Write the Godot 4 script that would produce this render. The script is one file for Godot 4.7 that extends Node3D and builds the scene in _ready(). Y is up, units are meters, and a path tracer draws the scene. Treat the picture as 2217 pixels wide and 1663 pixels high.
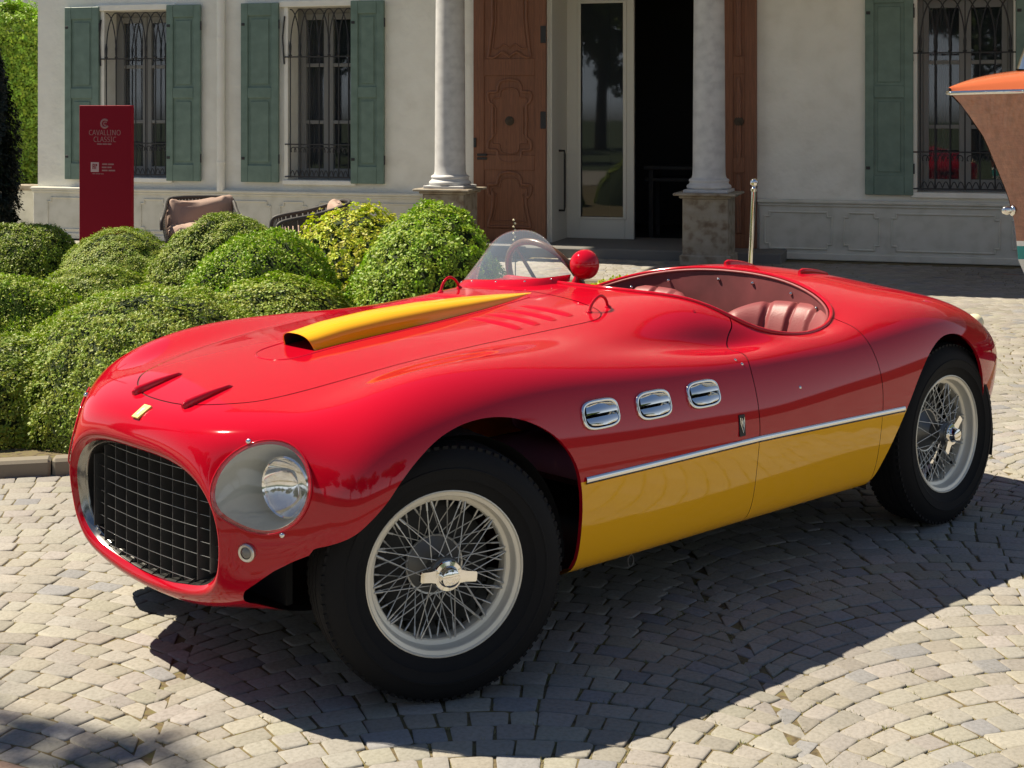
extends Node3D

const CX := 0.0
var rng := RandomNumberGenerator.new()
var M := {}
var used := {}
# facade frame: s along the wall, y up, n out of the wall towards the forecourt
var FO := Vector3(0, 0, -16.0)
var FS := Vector3(cos(deg_to_rad(17.0)), 0, sin(deg_to_rad(17.0)))
var FN := Vector3(-sin(deg_to_rad(17.0)), 0, cos(deg_to_rad(17.0)))


func _ready() -> void:
	rng.seed = 7
	_camera_and_light()
	_materials()
	_ground()
	_building()
	_hedges()
	_surroundings()
	_car()
	_furniture()
	_boat()


func _camera_and_light() -> void:
	var cam := Camera3D.new()
	cam.name = "camera"
	cam.position = Vector3(0, 1.5, 0)
	var near := 0.1
	cam.set_frustum(near * 1663.0 / 3260.0, Vector2(0, -near * (831.5 - 237.4) / 3260.0), near, 400.0)
	add_child(cam)
	cam.current = true
	var env := Environment.new()
	env.background_mode = Environment.BG_SKY
	var sky := Sky.new()
	var sm := ProceduralSkyMaterial.new()
	sm.sky_top_color = Color(0.27, 0.36, 0.50)
	sm.sky_horizon_color = Color(0.86, 0.90, 0.93)
	sm.sky_curve = 0.18
	sm.ground_bottom_color = Color(0.2, 0.19, 0.17)
	sm.ground_horizon_color = Color(0.55, 0.55, 0.52)
	sm.sun_angle_max = 1.0
	sky.sky_material = sm
	env.sky = sky
	env.background_energy_multiplier = 0.70
	env.tonemap_mode = Environment.TONE_MAPPER_LINEAR
	env.tonemap_exposure = 1.88
	env.sdfgi_enabled = true
	env.ssao_enabled = true
	env.ssil_enabled = true
	var we := WorldEnvironment.new()
	we.name = "world_environment"
	we.environment = env
	add_child(we)
	var sun := DirectionalLight3D.new()
	sun.name = "sun"
	sun.light_energy = 1.6
	sun.light_angular_distance = 0.5
	sun.light_color = Color(1.0, 0.95, 0.86)
	sun.shadow_enabled = true
	var travel := (car_dir(Vector3(0.32, 0, 0.64)) + Vector3(0, -1, 0)).normalized()
	sun.look_at_from_position(Vector3.ZERO, travel, Vector3.UP)
	add_child(sun)


# ---------------------------------------------------------------- nodes
func numbered(called: String, parent: Node) -> String:
	var key := str(parent.get_instance_id()) + called
	used[key] = used.get(key, -1) + 1
	return called if used[key] == 0 else "%s_%03d" % [called, used[key]]


func thing(called: String, label: String, category: String, at := Vector3.ZERO, turn := 0.0, group := "") -> Node3D:
	var o := Node3D.new()
	o.name = numbered(called, self)
	add_child(o, true)
	o.position = at
	o.rotation.y = turn
	tag(o, label, category, group)
	return o


func tag(o: Node, label: String, category: String, group := "") -> void:
	o.set_meta("label", label)
	o.set_meta("category", category)
	if group != "":
		o.set_meta("group", group)


func put(called: String, b, mat: Material, parent: Node, at := Vector3.ZERO) -> MeshInstance3D:
	var mi := MeshInstance3D.new()
	mi.mesh = b.commit() if b is MB else b
	mi.material_override = mat
	mi.name = numbered(called, parent)
	mi.position = at
	parent.add_child(mi, true)
	return mi


func setting(called: String, b, mat: Material, parent: Node = null) -> MeshInstance3D:
	var o := put(called, b, mat, self if parent == null else parent)
	if parent == null:
		o.set_meta("kind", "structure")
	return o


func fac(s: float, y: float, n: float) -> Vector3:
	return FO + FS * s + FN * n + Vector3(0, y, 0)


# ---------------------------------------------------------------- mesh builder
class MB:
	var p := PackedVector3Array()
	var n := PackedVector3Array()
	var c := PackedColorArray()
	var uv := PackedVector2Array()
	var ix := PackedInt32Array()
	var col := Color(1, 1, 1)
	var colored := false

	func v(a: Vector3, b: Vector3) -> int:
		p.append(a)
		n.append(b)
		c.append(col)
		return p.size() - 1

	func tri(a: int, b: int, d: int) -> void:
		ix.append(a)
		ix.append(b)
		ix.append(d)

	func ftri(a: Vector3, b: Vector3, d: Vector3, out := Vector3.ZERO) -> void:
		var nn := (b - a).cross(d - a).normalized()
		if out != Vector3.ZERO and nn.dot(out) < 0:
			nn = -nn
		tri(v(a, nn), v(b, nn), v(d, nn))

	func quad(a: Vector3, b: Vector3, d: Vector3, e: Vector3, out := Vector3.ZERO) -> void:
		var nn := (d - a).cross(e - b).normalized()
		if out != Vector3.ZERO and nn.dot(out) < 0:
			nn = -nn
		var i := v(a, nn)
		v(b, nn)
		v(d, nn)
		v(e, nn)
		tri(i, i + 1, i + 2)
		tri(i, i + 2, i + 3)

	# chamfered box: centre, size, axes, chamfer
	func box(at: Vector3, size: Vector3, ax := Basis(), ch := 0.0) -> void:
		var h := size * 0.5
		var k: float = minf(ch, minf(h.x, minf(h.y, h.z)) * 0.9)
		var P := func(x: float, y: float, z: float) -> Vector3: return at + ax * Vector3(x, y, z)
		for a in 3:
			var b := (a + 1) % 3
			var d := (a + 2) % 3
			for s in [-1.0, 1.0]:
				var q := []
				for w in [[-1.0, -1.0], [1.0, -1.0], [1.0, 1.0], [-1.0, 1.0]]:
					var r := Vector3.ZERO
					r[a] = s * h[a]
					r[b] = w[0] * (h[b] - k)
					r[d] = w[1] * (h[d] - k)
					q.append(P.call(r.x, r.y, r.z))
				var o := Vector3.ZERO
				o[a] = s
				quad(q[0], q[1], q[2], q[3], ax * o)
				if k > 0:
					for s2 in [-1.0, 1.0]:
						var q2 := []
						for w in [[0, -1.0], [0, 1.0], [1, 1.0], [1, -1.0]]:
							var r := Vector3.ZERO
							r[a] = s * (h[a] if w[0] == 0 else h[a] - k)
							r[b] = s2 * (h[b] - k if w[0] == 0 else h[b])
							r[d] = w[1] * (h[d] - k)
							q2.append(P.call(r.x, r.y, r.z))
						var o2 := Vector3.ZERO
						o2[a] = s
						o2[b] = s2
						quad(q2[0], q2[1], q2[2], q2[3], ax * o2)
		if k > 0:
			for sx in [-1.0, 1.0]:
				for sy in [-1.0, 1.0]:
					for sz in [-1.0, 1.0]:
						ftri(P.call(sx * h.x, sy * (h.y - k), sz * (h.z - k)), P.call(sx * (h.x - k), sy * h.y, sz * (h.z - k)), P.call(sx * (h.x - k), sy * (h.y - k), sz * h.z), ax * Vector3(sx, sy, sz))

	# swept round bar
	func tube(pts: Array, r, sides := 8, closed := false, caps := true, squash := 1.0, up := Vector3.ZERO) -> void:
		var m := pts.size()
		var rings := []
		var side := Vector3.ZERO
		for i in m:
			var t: Vector3
			if closed:
				t = (pts[(i + 1) % m] - pts[(i - 1 + m) % m]).normalized()
			else:
				t = (pts[mini(i + 1, m - 1)] - pts[maxi(i - 1, 0)]).normalized()
			if up != Vector3.ZERO:
				side = t.cross(up)
			elif side == Vector3.ZERO:
				side = t.cross(Vector3.UP if absf(t.y) < 0.9 else Vector3.RIGHT)
			side = (side - t * side.dot(t)).normalized()
			var other := side.cross(t).normalized()
			var rr: float = r[i] if r is Array else r
			var ring := []
			for k in sides:
				var a := TAU * k / sides
				var d := side * cos(a) + other * sin(a) * squash
				ring.append(v(pts[i] + d * rr, (side * cos(a) + other * sin(a) / squash).normalized()))
			rings.append(ring)
		for i in (m if closed else m - 1):
			var A: Array = rings[i]
			var B: Array = rings[(i + 1) % m]
			for k in sides:
				var k2 := (k + 1) % sides
				tri(A[k], B[k], B[k2])
				tri(A[k], B[k2], A[k2])
		if not closed and caps:
			for e in [0, m - 1]:
				var t: Vector3 = (pts[0] - pts[1] if e == 0 else pts[m - 1] - pts[m - 2]).normalized()
				var ctr := v(pts[e], t)
				var ids := []
				for k in sides:
					ids.append(v(p[rings[e][k]], t))
				for k in sides:
					tri(ctr, ids[k], ids[(k + 1) % sides])

	# turned shape: profile of (radius, height along axis)
	func lathe(prof: Array, tr := Transform3D(), segs := 24, crease := 35.0) -> void:
		var m := prof.size()
		var sn := []
		for i in m - 1:
			var d: Vector2 = prof[i + 1] - prof[i]
			sn.append(Vector2(d.y, -d.x).normalized())
		for i in m - 1:
			var n0: Vector2 = sn[i]
			var n1: Vector2 = sn[i]
			if i > 0 and rad_to_deg(absf(sn[i - 1].angle_to(sn[i]))) < crease:
				n0 = (sn[i - 1] + sn[i]).normalized()
			if i < m - 2 and rad_to_deg(absf(sn[i + 1].angle_to(sn[i]))) < crease:
				n1 = (sn[i + 1] + sn[i]).normalized()
			var base := p.size()
			for k in segs + 1:
				var a := TAU * k / segs
				var e := Vector3(cos(a), 0, sin(a))
				v(tr * (e * prof[i].x + Vector3(0, prof[i].y, 0)), (tr.basis * (e * n0.x + Vector3(0, n0.y, 0))).normalized())
				v(tr * (e * prof[i + 1].x + Vector3(0, prof[i + 1].y, 0)), (tr.basis * (e * n1.x + Vector3(0, n1.y, 0))).normalized())
			for k in segs:
				var q := base + k * 2
				tri(q, q + 1, q + 3)
				tri(q, q + 3, q + 2)

	# smooth sheet through a grid of points; rows of equal length
	func grid(rows: Array, flip := false, wrap := false) -> void:
		var nr := rows.size()
		var nc: int = rows[0].size()
		var base := p.size()
		for i in nr:
			for j in nc:
				var du: Vector3 = rows[mini(i + 1, nr - 1)][j] - rows[maxi(i - 1, 0)][j]
				var j1 := j + 1
				var j0 := j - 1
				if wrap:
					j1 = j1 % nc
					j0 = (j0 + nc) % nc
				else:
					j1 = mini(j1, nc - 1)
					j0 = maxi(j0, 0)
				var dv: Vector3 = rows[i][j1] - rows[i][j0]
				var nn := du.cross(dv).normalized()
				v(rows[i][j], -nn if flip else nn)
		for i in nr - 1:
			for j in (nc if wrap else nc - 1):
				var a := base + i * nc + j
				var b := base + i * nc + (j + 1) % nc
				tri(a, a + nc, b + nc)
				tri(a, b + nc, b)

	# flat outline given extrusion: pts in plane (ax.x, ax.y), thickness along ax.z
	func slab(pts: PackedVector2Array, tr: Transform3D, depth: float, bevel := 0.0) -> void:
		var ti := Geometry2D.triangulate_polygon(pts)
		var inner := pts
		if bevel > 0:
			var off := Geometry2D.offset_polygon(pts, -bevel)
			if off.size() == 1 and off[0].size() == pts.size():
				inner = off[0]
				# keep the same start: nearest corner first
				var bi := 0
				for i in inner.size():
					if inner[i].distance_to(pts[0]) < inner[bi].distance_to(pts[0]):
						bi = i
				var ro := PackedVector2Array()
				for i in inner.size():
					ro.append(inner[(i + bi) % inner.size()])
				inner = ro
			else:
				bevel = 0.0
		var T := func(q: Vector2, z: float) -> Vector3: return tr * Vector3(q.x, q.y, z)
		var nz := (tr.basis.z).normalized()
		for k in range(0, ti.size(), 3):
			ftri(T.call(inner[ti[k]], depth), T.call(inner[ti[k + 1]], depth), T.call(inner[ti[k + 2]], depth), nz)
			ftri(T.call(pts[ti[k]], 0), T.call(pts[ti[k + 1]], 0), T.call(pts[ti[k + 2]], 0), -nz)
		var mid := Vector2.ZERO
		for q in pts:
			mid += q
		mid /= pts.size()
		var cw := Geometry2D.is_polygon_clockwise(pts)
		for i in pts.size():
			var a := pts[i]
			var b := pts[(i + 1) % pts.size()]
			var e := (b - a)
			var o2 := Vector2(e.y, -e.x) * (-1.0 if cw else 1.0)
			var o := tr.basis * Vector3(o2.x, o2.y, 0)
			quad(T.call(a, 0), T.call(b, 0), T.call(b, depth - bevel), T.call(a, depth - bevel), o)
			if bevel > 0:
				quad(T.call(a, depth - bevel), T.call(b, depth - bevel), T.call(inner[(i + 1) % pts.size()], depth), T.call(inner[i], depth), o + nz)

	func commit() -> ArrayMesh:
		var out := PackedInt32Array()
		out.resize(ix.size())
		for k in range(0, ix.size(), 3):
			var a := ix[k]
			var b := ix[k + 1]
			var d := ix[k + 2]
			var g := (p[b] - p[a]).cross(p[d] - p[a])
			out[k] = a
			if g.dot(n[a] + n[b] + n[d]) > 0:
				out[k + 1] = d
				out[k + 2] = b
			else:
				out[k + 1] = b
				out[k + 2] = d
		var arr := []
		arr.resize(Mesh.ARRAY_MAX)
		arr[Mesh.ARRAY_VERTEX] = p
		arr[Mesh.ARRAY_NORMAL] = n
		if colored:
			arr[Mesh.ARRAY_COLOR] = c
		if uv.size() == p.size():
			arr[Mesh.ARRAY_TEX_UV] = uv
		arr[Mesh.ARRAY_INDEX] = out
		var m := ArrayMesh.new()
		m.add_surface_from_arrays(Mesh.PRIMITIVE_TRIANGLES, arr)
		return m


# ---------------------------------------------------------------- materials
func lin(r: float, g: float, b: float) -> Color:
	return Color(r, g, b).linear_to_srgb()


func mat(called: String, col: Color, rough := 0.6, metal := 0.0, spec := 0.5) -> StandardMaterial3D:
	var m := StandardMaterial3D.new()
	m.resource_name = called
	m.albedo_color = col
	m.roughness = rough
	m.metallic = metal
	m.metallic_specular = spec
	M[called] = m
	return m


func noise_tex(seed_: int, freq: float, ramp: Array, size := 512, normal := false, strength := 4.0, oct := 4) -> NoiseTexture2D:
	var f := FastNoiseLite.new()
	f.seed = seed_
	f.frequency = freq
	f.fractal_octaves = oct
	var t := NoiseTexture2D.new()
	t.noise = f
	t.width = size
	t.height = size
	t.seamless = true
	t.generate_mipmaps = false
	if normal:
		t.as_normal_map = true
		t.bump_strength = strength
	else:
		var g := Gradient.new()
		g.offsets = PackedFloat32Array([0.0, 1.0]) if ramp.size() == 2 else PackedFloat32Array([0.0, 0.5, 1.0])
		g.colors = PackedColorArray(ramp)
		t.color_ramp = g
	return t


func triplanar(m: StandardMaterial3D, scale: float, world := true) -> void:
	m.uv1_triplanar = true
	m.uv1_world_triplanar = world
	m.uv1_scale = Vector3(scale, scale, scale)


func paint(called: String, col: Color) -> StandardMaterial3D:
	var m := mat(called, col, 0.6, 0.0, 0.5)
	m.specular_mode = BaseMaterial3D.SPECULAR_DISABLED
	m.clearcoat_enabled = true
	m.clearcoat = 0.9
	m.clearcoat_roughness = 0.045
	return m


func _materials() -> void:
	paint("red_paint", lin(0.44, 0.003, 0.015))
	paint("yellow_paint", lin(0.84, 0.42, 0.012))
	mat("chrome", lin(0.80, 0.79, 0.76), 0.06, 1.0)
	mat("alloy", lin(0.62, 0.61, 0.57), 0.28, 0.9)
	mat("spoke_steel", lin(0.55, 0.55, 0.53), 0.3, 0.7)
	mat("drum_iron", lin(0.03, 0.03, 0.03), 0.7, 0.2)
	mat("hub_steel", lin(0.16, 0.16, 0.155), 0.4, 0.7)
	mat("wheel_silver", lin(0.74, 0.70, 0.60), 0.32, 0.25)
	mat("steel_dark", lin(0.10, 0.10, 0.10), 0.5, 0.6)
	mat("black", lin(0.012, 0.012, 0.013), 0.6)
	mat("gap", lin(0.08, 0.001, 0.004), 0.8)
	mat("liner", lin(0.012, 0.012, 0.013), 0.9)
	var ru := mat("rubber", lin(0.010, 0.010, 0.011), 0.75, 0.0, 0.3)
	ru.normal_enabled = true
	ru.normal_texture = noise_tex(3, 0.05, [], 256, true, 2.0)
	triplanar(ru, 9.0, false)
	ru.normal_scale = 0.25
	var le := mat("leather", lin(0.23, 0.055, 0.058), 0.45, 0.0, 0.4)
	le.normal_enabled = true
	le.normal_texture = noise_tex(5, 0.09, [], 256, true, 3.0)
	le.normal_scale = 0.3
	triplanar(le, 6.0, false)
	var vi := mat("vinyl", lin(0.22, 0.05, 0.055), 0.6)
	vi.albedo_texture = noise_tex(6, 0.012, [Color(0.72, 0.72, 0.72), Color(1, 1, 1)], 256)
	triplanar(vi, 1.6, false)
	mat("carpet", lin(0.10, 0.02, 0.02), 0.95)
	mat("bucket", lin(0.50, 0.51, 0.46), 0.3)
	mat("wood_rim", lin(0.10, 0.045, 0.02), 0.3)
	var gl := mat("glass", Color(1, 1, 1, 0.04), 0.02)
	gl.transparency = BaseMaterial3D.TRANSPARENCY_ALPHA
	gl.metallic_specular = 0.6
	var px := mat("perspex", Color(0.85, 0.92, 1.0, 0.10), 0.03)
	px.transparency = BaseMaterial3D.TRANSPARENCY_ALPHA
	px.metallic_specular = 0.7
	mat("surround", lin(0.30, 0.30, 0.29), 0.2, 0.95)
	mat("lens", lin(0.55, 0.55, 0.52), 0.15, 0.3)
	mat("amber_grey", lin(0.22, 0.21, 0.19), 0.25)
	mat("cream", lin(0.75, 0.68, 0.45), 0.4)
	mat("badge_yellow", lin(0.75, 0.60, 0.16), 0.4)
	# paving
	var st := mat("sett_stone", Color(1, 1, 1), 0.82, 0.0, 0.35)
	st.vertex_color_use_as_albedo = true
	st.albedo_texture = noise_tex(11, 0.045, [Color(0.87, 0.865, 0.85), Color(0.96, 0.955, 0.95), Color(1, 1, 1)], 1024, false, 4.0, 6)
	st.normal_enabled = true
	st.normal_texture = noise_tex(12, 0.03, [], 1024, true, 6.0, 5)
	st.normal_scale = 0.28
	triplanar(st, 1.3)
	var jo := mat("joint_soil", lin(0.20, 0.175, 0.13), 0.95)
	jo.albedo_texture = noise_tex(13, 0.03, [Color(0.5, 0.46, 0.38), Color(0.85, 0.8, 0.66), Color(0.8, 0.86, 0.5)], 512)
	triplanar(jo, 1.7)
	var fc := mat("forecourt", lin(0.36, 0.34, 0.30), 0.9)
	fc.albedo_texture = noise_tex(14, 0.02, [Color(0.8, 0.79, 0.77), Color(1, 1, 1)], 512)
	triplanar(fc, 0.6)
	var lw := mat("lawn", lin(0.045, 0.075, 0.02), 0.95)
	lw.albedo_texture = noise_tex(15, 0.05, [Color(0.6, 0.6, 0.55), Color(1, 1, 1)], 512)
	triplanar(lw, 0.8)
	mat("porch_stone", lin(0.16, 0.155, 0.145), 0.8)
	# building
	var pl := mat("plaster", lin(0.86, 0.85, 0.77), 0.9)
	pl.albedo_texture = noise_tex(21, 0.006, [Color(0.93, 0.925, 0.915), Color(0.98, 0.978, 0.975), Color(1, 1, 1)], 1024, false, 4.0, 6)
	pl.normal_enabled = true
	pl.normal_texture = noise_tex(22, 0.05, [], 512, true, 4.0)
	pl.normal_scale = 0.35
	triplanar(pl, 0.45)
	var p2 := mat("plinth_plaster", lin(0.66, 0.65, 0.58), 0.9)
	p2.albedo_texture = noise_tex(23, 0.008, [Color(0.88, 0.88, 0.86), Color(0.97, 0.97, 0.96), Color(1, 1, 1)], 1024, false, 4.0, 6)
	triplanar(p2, 0.6)
	var sh := mat("shutter_green", lin(0.165, 0.245, 0.20), 0.55)
	sh.albedo_texture = noise_tex(24, 0.01, [Color(0.82, 0.84, 0.84), Color(1, 1, 1)], 512)
	triplanar(sh, 1.1)
	mat("iron", lin(0.035, 0.035, 0.037), 0.6, 0.3)
	mat("frame_grey", lin(0.22, 0.22, 0.21), 0.6)
	mat("frame_white", lin(0.62, 0.61, 0.54), 0.5)
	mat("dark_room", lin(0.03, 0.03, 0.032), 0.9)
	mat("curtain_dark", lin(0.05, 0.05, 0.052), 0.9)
	var wp := mat("window_pane", Color(0.6, 0.65, 0.7, 0.03), 0.02)
	wp.transparency = BaseMaterial3D.TRANSPARENCY_ALPHA
	var wd := mat("door_wood", lin(0.25, 0.105, 0.055), 0.5)
	wd.albedo_texture = wood_tex(31, 12.0)
	triplanar(wd, 1.0)
	wd.uv1_scale = Vector3(3.0, 0.35, 3.0)
	var mb := mat("marble", lin(0.62, 0.62, 0.62), 0.6)
	mb.albedo_texture = noise_tex(33, 0.012, [Color(0.84, 0.84, 0.85), Color(0.95, 0.95, 0.95), Color(1, 1, 1)], 512, false, 4.0, 6)
	triplanar(mb, 1.2)
	var pd := mat("pedestal_stone", lin(0.36, 0.33, 0.28), 0.85)
	pd.albedo_texture = noise_tex(34, 0.01, [Color(0.6, 0.5, 0.42), Color(0.92, 0.9, 0.86), Color(1, 1, 1)], 512, false, 4.0, 6)
	triplanar(pd, 1.3)
	# plants
	for g in [["leaf_olive", 0.27, 0.35, 0.045], ["leaf_bright", 0.29, 0.43, 0.035], ["leaf_gold", 0.52, 0.54, 0.05], ["leaf_dark", 0.012, 0.02, 0.014], ["leaf_hedge", 0.24, 0.38, 0.045], ["leaf_tree", 0.07, 0.11, 0.025]]:
		var lf := mat(g[0], lin(g[1], g[2], g[3]), 0.5, 0.0, 0.4)
		lf.vertex_color_use_as_albedo = true
		lf.backlight_enabled = true
		lf.backlight = Color(0.62, 0.74, 0.2)
	var dg := mat("leaf_dry", Color(1, 1, 1), 0.7)
	dg.vertex_color_use_as_albedo = true
	mat("kerb_stone", lin(0.20, 0.175, 0.135), 0.9)
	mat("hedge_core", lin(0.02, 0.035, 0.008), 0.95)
	mat("bark", lin(0.06, 0.045, 0.03), 0.9)
	# furniture
	mat("wicker", lin(0.03, 0.028, 0.027), 0.6)
	var cu := mat("cushion", lin(0.36, 0.25, 0.20), 0.85)
	cu.rim_enabled = true
	cu.rim = 0.3
	mat("sign_red", lin(0.25, 0.010, 0.024), 0.6, 0.0, 0.2)
	mat("sign_print", lin(0.34, 0.16, 0.16), 0.6)
	mat("sign_white", lin(0.55, 0.40, 0.40), 0.6)
	var mh := mat("mahogany", lin(0.38, 0.16, 0.11), 0.12, 0.3, 0.9)
	mh.albedo_texture = wood_tex(41, 20.0)
	triplanar(mh, 1.0, false)
	mh.uv1_scale = Vector3(0.4, 5.0, 5.0)
	mh.clearcoat_enabled = true
	mh.clearcoat = 1.0
	mh.clearcoat_roughness = 0.015
	paint("orange_paint", lin(0.46, 0.115, 0.045))
	paint("boat_white", lin(0.75, 0.75, 0.72))
	paint("boat_teal", lin(0.03, 0.27, 0.26))


func wood_tex(seed_: int, rings: float) -> ImageTexture:
	var f := FastNoiseLite.new()
	f.seed = seed_
	f.frequency = 0.008
	f.fractal_octaves = 4
	var im := Image.create(256, 512, false, Image.FORMAT_RGB8)
	for y in 512:
		for x in 256:
			var w := f.get_noise_2d(x * 3.0, y * 0.35)
			var g := f.get_noise_2d(x * 22.0 + 900.0, y * 0.9)
			var k := 0.5 + 0.5 * sin((x / 256.0 * rings + w * 5.0) * TAU)
			var q := 0.82 + 0.14 * k + 0.22 * g
			im.set_pixel(x, y, Color(clampf(q, 0, 1), clampf(q * 0.97, 0, 1), clampf(q * 0.94, 0, 1)))
	return ImageTexture.create_from_image(im)


# ---------------------------------------------------------------- small maths
func smooth_line(pts: Array, per := 6, closed := false) -> Array:
	var out := []
	var m := pts.size()
	for i in (m if closed else m - 1):
		var a = pts[(i - 1 + m) % m] if closed else pts[maxi(i - 1, 0)]
		var b = pts[i]
		var d = pts[(i + 1) % m]
		var e = pts[(i + 2) % m] if closed else pts[mini(i + 2, m - 1)]
		for k in per:
			var t := float(k) / per
			out.append(0.5 * ((2.0 * b) + (d - a) * t + (2.0 * a - 5.0 * b + 4.0 * d - e) * t * t + (3.0 * b - a - 3.0 * d + e) * t * t * t))
	if not closed:
		out.append(pts[m - 1])
	return out


func sd_poly(q: Vector2, poly: PackedVector2Array) -> float:
	var m := poly.size()
	var best := 1e9
	var inside := false
	var a := poly[m - 1]
	for i in m:
		var b := poly[i]
		var e := b - a
		var w := q - a
		var t := clampf(w.dot(e) / e.length_squared(), 0.0, 1.0)
		best = minf(best, (w - e * t).length_squared())
		if (a.y > q.y) != (b.y > q.y) and q.x < (b.x - a.x) * (q.y - a.y) / (b.y - a.y) + a.x:
			inside = not inside
		a = b
	return -sqrt(best) if inside else sqrt(best)


func lerp_table(x: float, xs: Array, ys: Array) -> float:
	if x <= xs[0]:
		return ys[0]
	for i in range(1, xs.size()):
		if x <= xs[i]:
			return lerpf(ys[i - 1], ys[i], (x - xs[i - 1]) / (xs[i] - xs[i - 1]))
	return ys[ys.size() - 1]


# ================================================================ the roadster
# car axes: x from the front axle to the rear, y up, z to its left side
const CAR_AT := Vector3(-0.636, 0, -4.309)
const CAR_TURN := 43.35
const TYRE_R := 0.326

var net := []          # control net of the body, rows from the grille ring to the tail
var bp := []           # evaluated points, rows of PackedVector3Array, z >= 0
var bn := []
var reach := []
const NV := 104        # steps from the top centre line round to the belly
const PER := 14        # steps between two rows of the net


func car_dir(d: Vector3) -> Vector3:
	return Basis(Vector3.UP, deg_to_rad(CAR_TURN)) * d


func row(pts: Array) -> void:
	var r := PackedVector3Array()
	for q in pts:
		r.append(Vector3(q[0], q[1], q[2]))
	net.append(r)


# a section at nearly one x: pairs of (z, y)
func sec(x: float, zy: Array, lean := 0.0) -> void:
	var r := PackedVector3Array()
	for q in zy:
		r.append(Vector3(x + lean * (0.8 - q[1]), q[1], q[0]))
	net.append(r)


func body_net() -> void:
	net.clear()
	# grille opening, then the rings that roll away from it
	row([[-.484, .604, 0], [-.484, .603, .11], [-.483, .593, .215], [-.479, .562, .298], [-.474, .514, .348], [-.469, .463, .366], [-.464, .412, .364], [-.460, .364, .352], [-.455, .326, .322], [-.451, .298, .268], [-.448, .280, .18], [-.447, .270, .09], [-.447, .267, 0]])
	row([[-.505, .626, 0], [-.504, .625, .12], [-.502, .614, .232], [-.495, .580, .322], [-.487, .526, .372], [-.480, .467, .389], [-.474, .410, .386], [-.469, .354, .372], [-.463, .309, .340], [-.458, .276, .285], [-.455, .255, .19], [-.454, .244, .095], [-.454, .241, 0]])
	row([[-.485, .690, 0], [-.484, .689, .13], [-.479, .676, .262], [-.460, .646, .362], [-.432, .590, .414], [-.427, .518, .438], [-.425, .440, .444], [-.422, .366, .434], [-.424, .302, .405], [-.420, .256, .33], [-.418, .228, .22], [-.418, .216, .11], [-.418, .213, 0]])
	row([[-.392, .731, 0], [-.392, .730, .15], [-.390, .723, .295], [-.378, .708, .42], [-.350, .674, .52], [-.336, .600, .588], [-.326, .512, .622], [-.322, .430, .618], [-.322, .352, .57], [-.345, .280, .45], [-.336, .226, .31], [-.332, .199, .16], [-.332, .193, 0]])
	row([[-.235, .770, 0], [-.235, .768, .16], [-.233, .759, .31], [-.225, .752, .43], [-.212, .752, .55], [-.214, .712, .645], [-.212, .630, .70], [-.206, .530, .714], [-.202, .420, .69], [-.208, .300, .62], [-.195, .220, .47], [-.190, .185, .24], [-.190, .180, 0]])
	sec(.03, [[0, .816], [.16, .814], [.30, .805], [.42, .798], [.545, .815], [.65, .785], [.722, .705], [.746, .585], [.743, .450], [.71, .295], [.60, .208], [.30, .175], [0, .172]])
	sec(.35, [[0, .846], [.16, .844], [.30, .836], [.425, .824], [.540, .828], [.635, .806], [.715, .735], [.752, .590], [.748, .450], [.718, .290], [.61, .208], [.30, .175], [0, .172]])
	sec(.70, [[0, .873], [.16, .871], [.31, .863], [.435, .846], [.53, .826], [.605, .797], [.705, .738], [.755, .585], [.750, .445], [.720, .285], [.61, .208], [.30, .175], [0, .172]])
	sec(1.0, [[0, .900], [.17, .898], [.32, .889], [.445, .868], [.535, .823], [.598, .771], [.700, .733], [.755, .580], [.750, .440], [.720, .283], [.61, .208], [.30, .175], [0, .172]])
	sec(1.24, [[0, .915], [.18, .913], [.34, .903], [.465, .876], [.550, .815], [.604, .748], [.698, .728], [.755, .575], [.749, .435], [.718, .280], [.61, .208], [.30, .175], [0, .172]])
	sec(1.45, [[0, .905], [.18, .900], [.34, .882], [.48, .842], [.580, .790], [.640, .754], [.710, .712], [.754, .575], [.748, .430], [.716, .277], [.61, .208], [.30, .175], [0, .172]])
	sec(1.68, [[0, .875], [.18, .868], [.34, .848], [.48, .805], [.590, .760], [.660, .752], [.722, .695], [.753, .575], [.746, .430], [.714, .275], [.61, .208], [.30, .175], [0, .172]])
	sec(1.92, [[0, .882], [.18, .876], [.34, .858], [.47, .830], [.575, .800], [.660, .768], [.722, .705], [.752, .585], [.744, .430], [.71, .272], [.61, .208], [.30, .175], [0, .172]])
	sec(2.16, [[0, .898], [.17, .893], [.32, .876], [.44, .853], [.555, .828], [.655, .789], [.722, .718], [.750, .600], [.742, .440], [.708, .275], [.60, .210], [.30, .178], [0, .175]])
	sec(2.40, [[0, .862], [.16, .859], [.30, .848], [.43, .833], [.545, .818], [.642, .785], [.710, .718], [.740, .605], [.732, .450], [.698, .290], [.58, .220], [.29, .188], [0, .185]], -.02)
	sec(2.64, [[0, .800], [.15, .798], [.29, .791], [.41, .782], [.520, .770], [.612, .742], [.677, .685], [.709, .590], [.703, .455], [.67, .320], [.54, .245], [.27, .212], [0, .208]], -.05)
	sec(2.86, [[0, .715], [.14, .714], [.27, .708], [.375, .700], [.475, .688], [.554, .664], [.612, .622], [.640, .555], [.634, .460], [.60, .360], [.47, .290], [.24, .255], [0, .250]], -.10)
	sec(3.00, [[0, .610], [.11, .609], [.21, .605], [.29, .599], [.365, .590], [.42, .574], [.462, .550], [.480, .515], [.474, .465], [.445, .410], [.34, .365], [.17, .345], [0, .342]], -.12)
	sec(3.05, [[0, .530], [.03, .530], [.06, .529], [.085, .527], [.105, .523], [.12, .517], [.13, .509], [.135, .500], [.13, .490], [.12, .480], [.10, .472], [.05, .467], [0, .466]], -.10)


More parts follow.
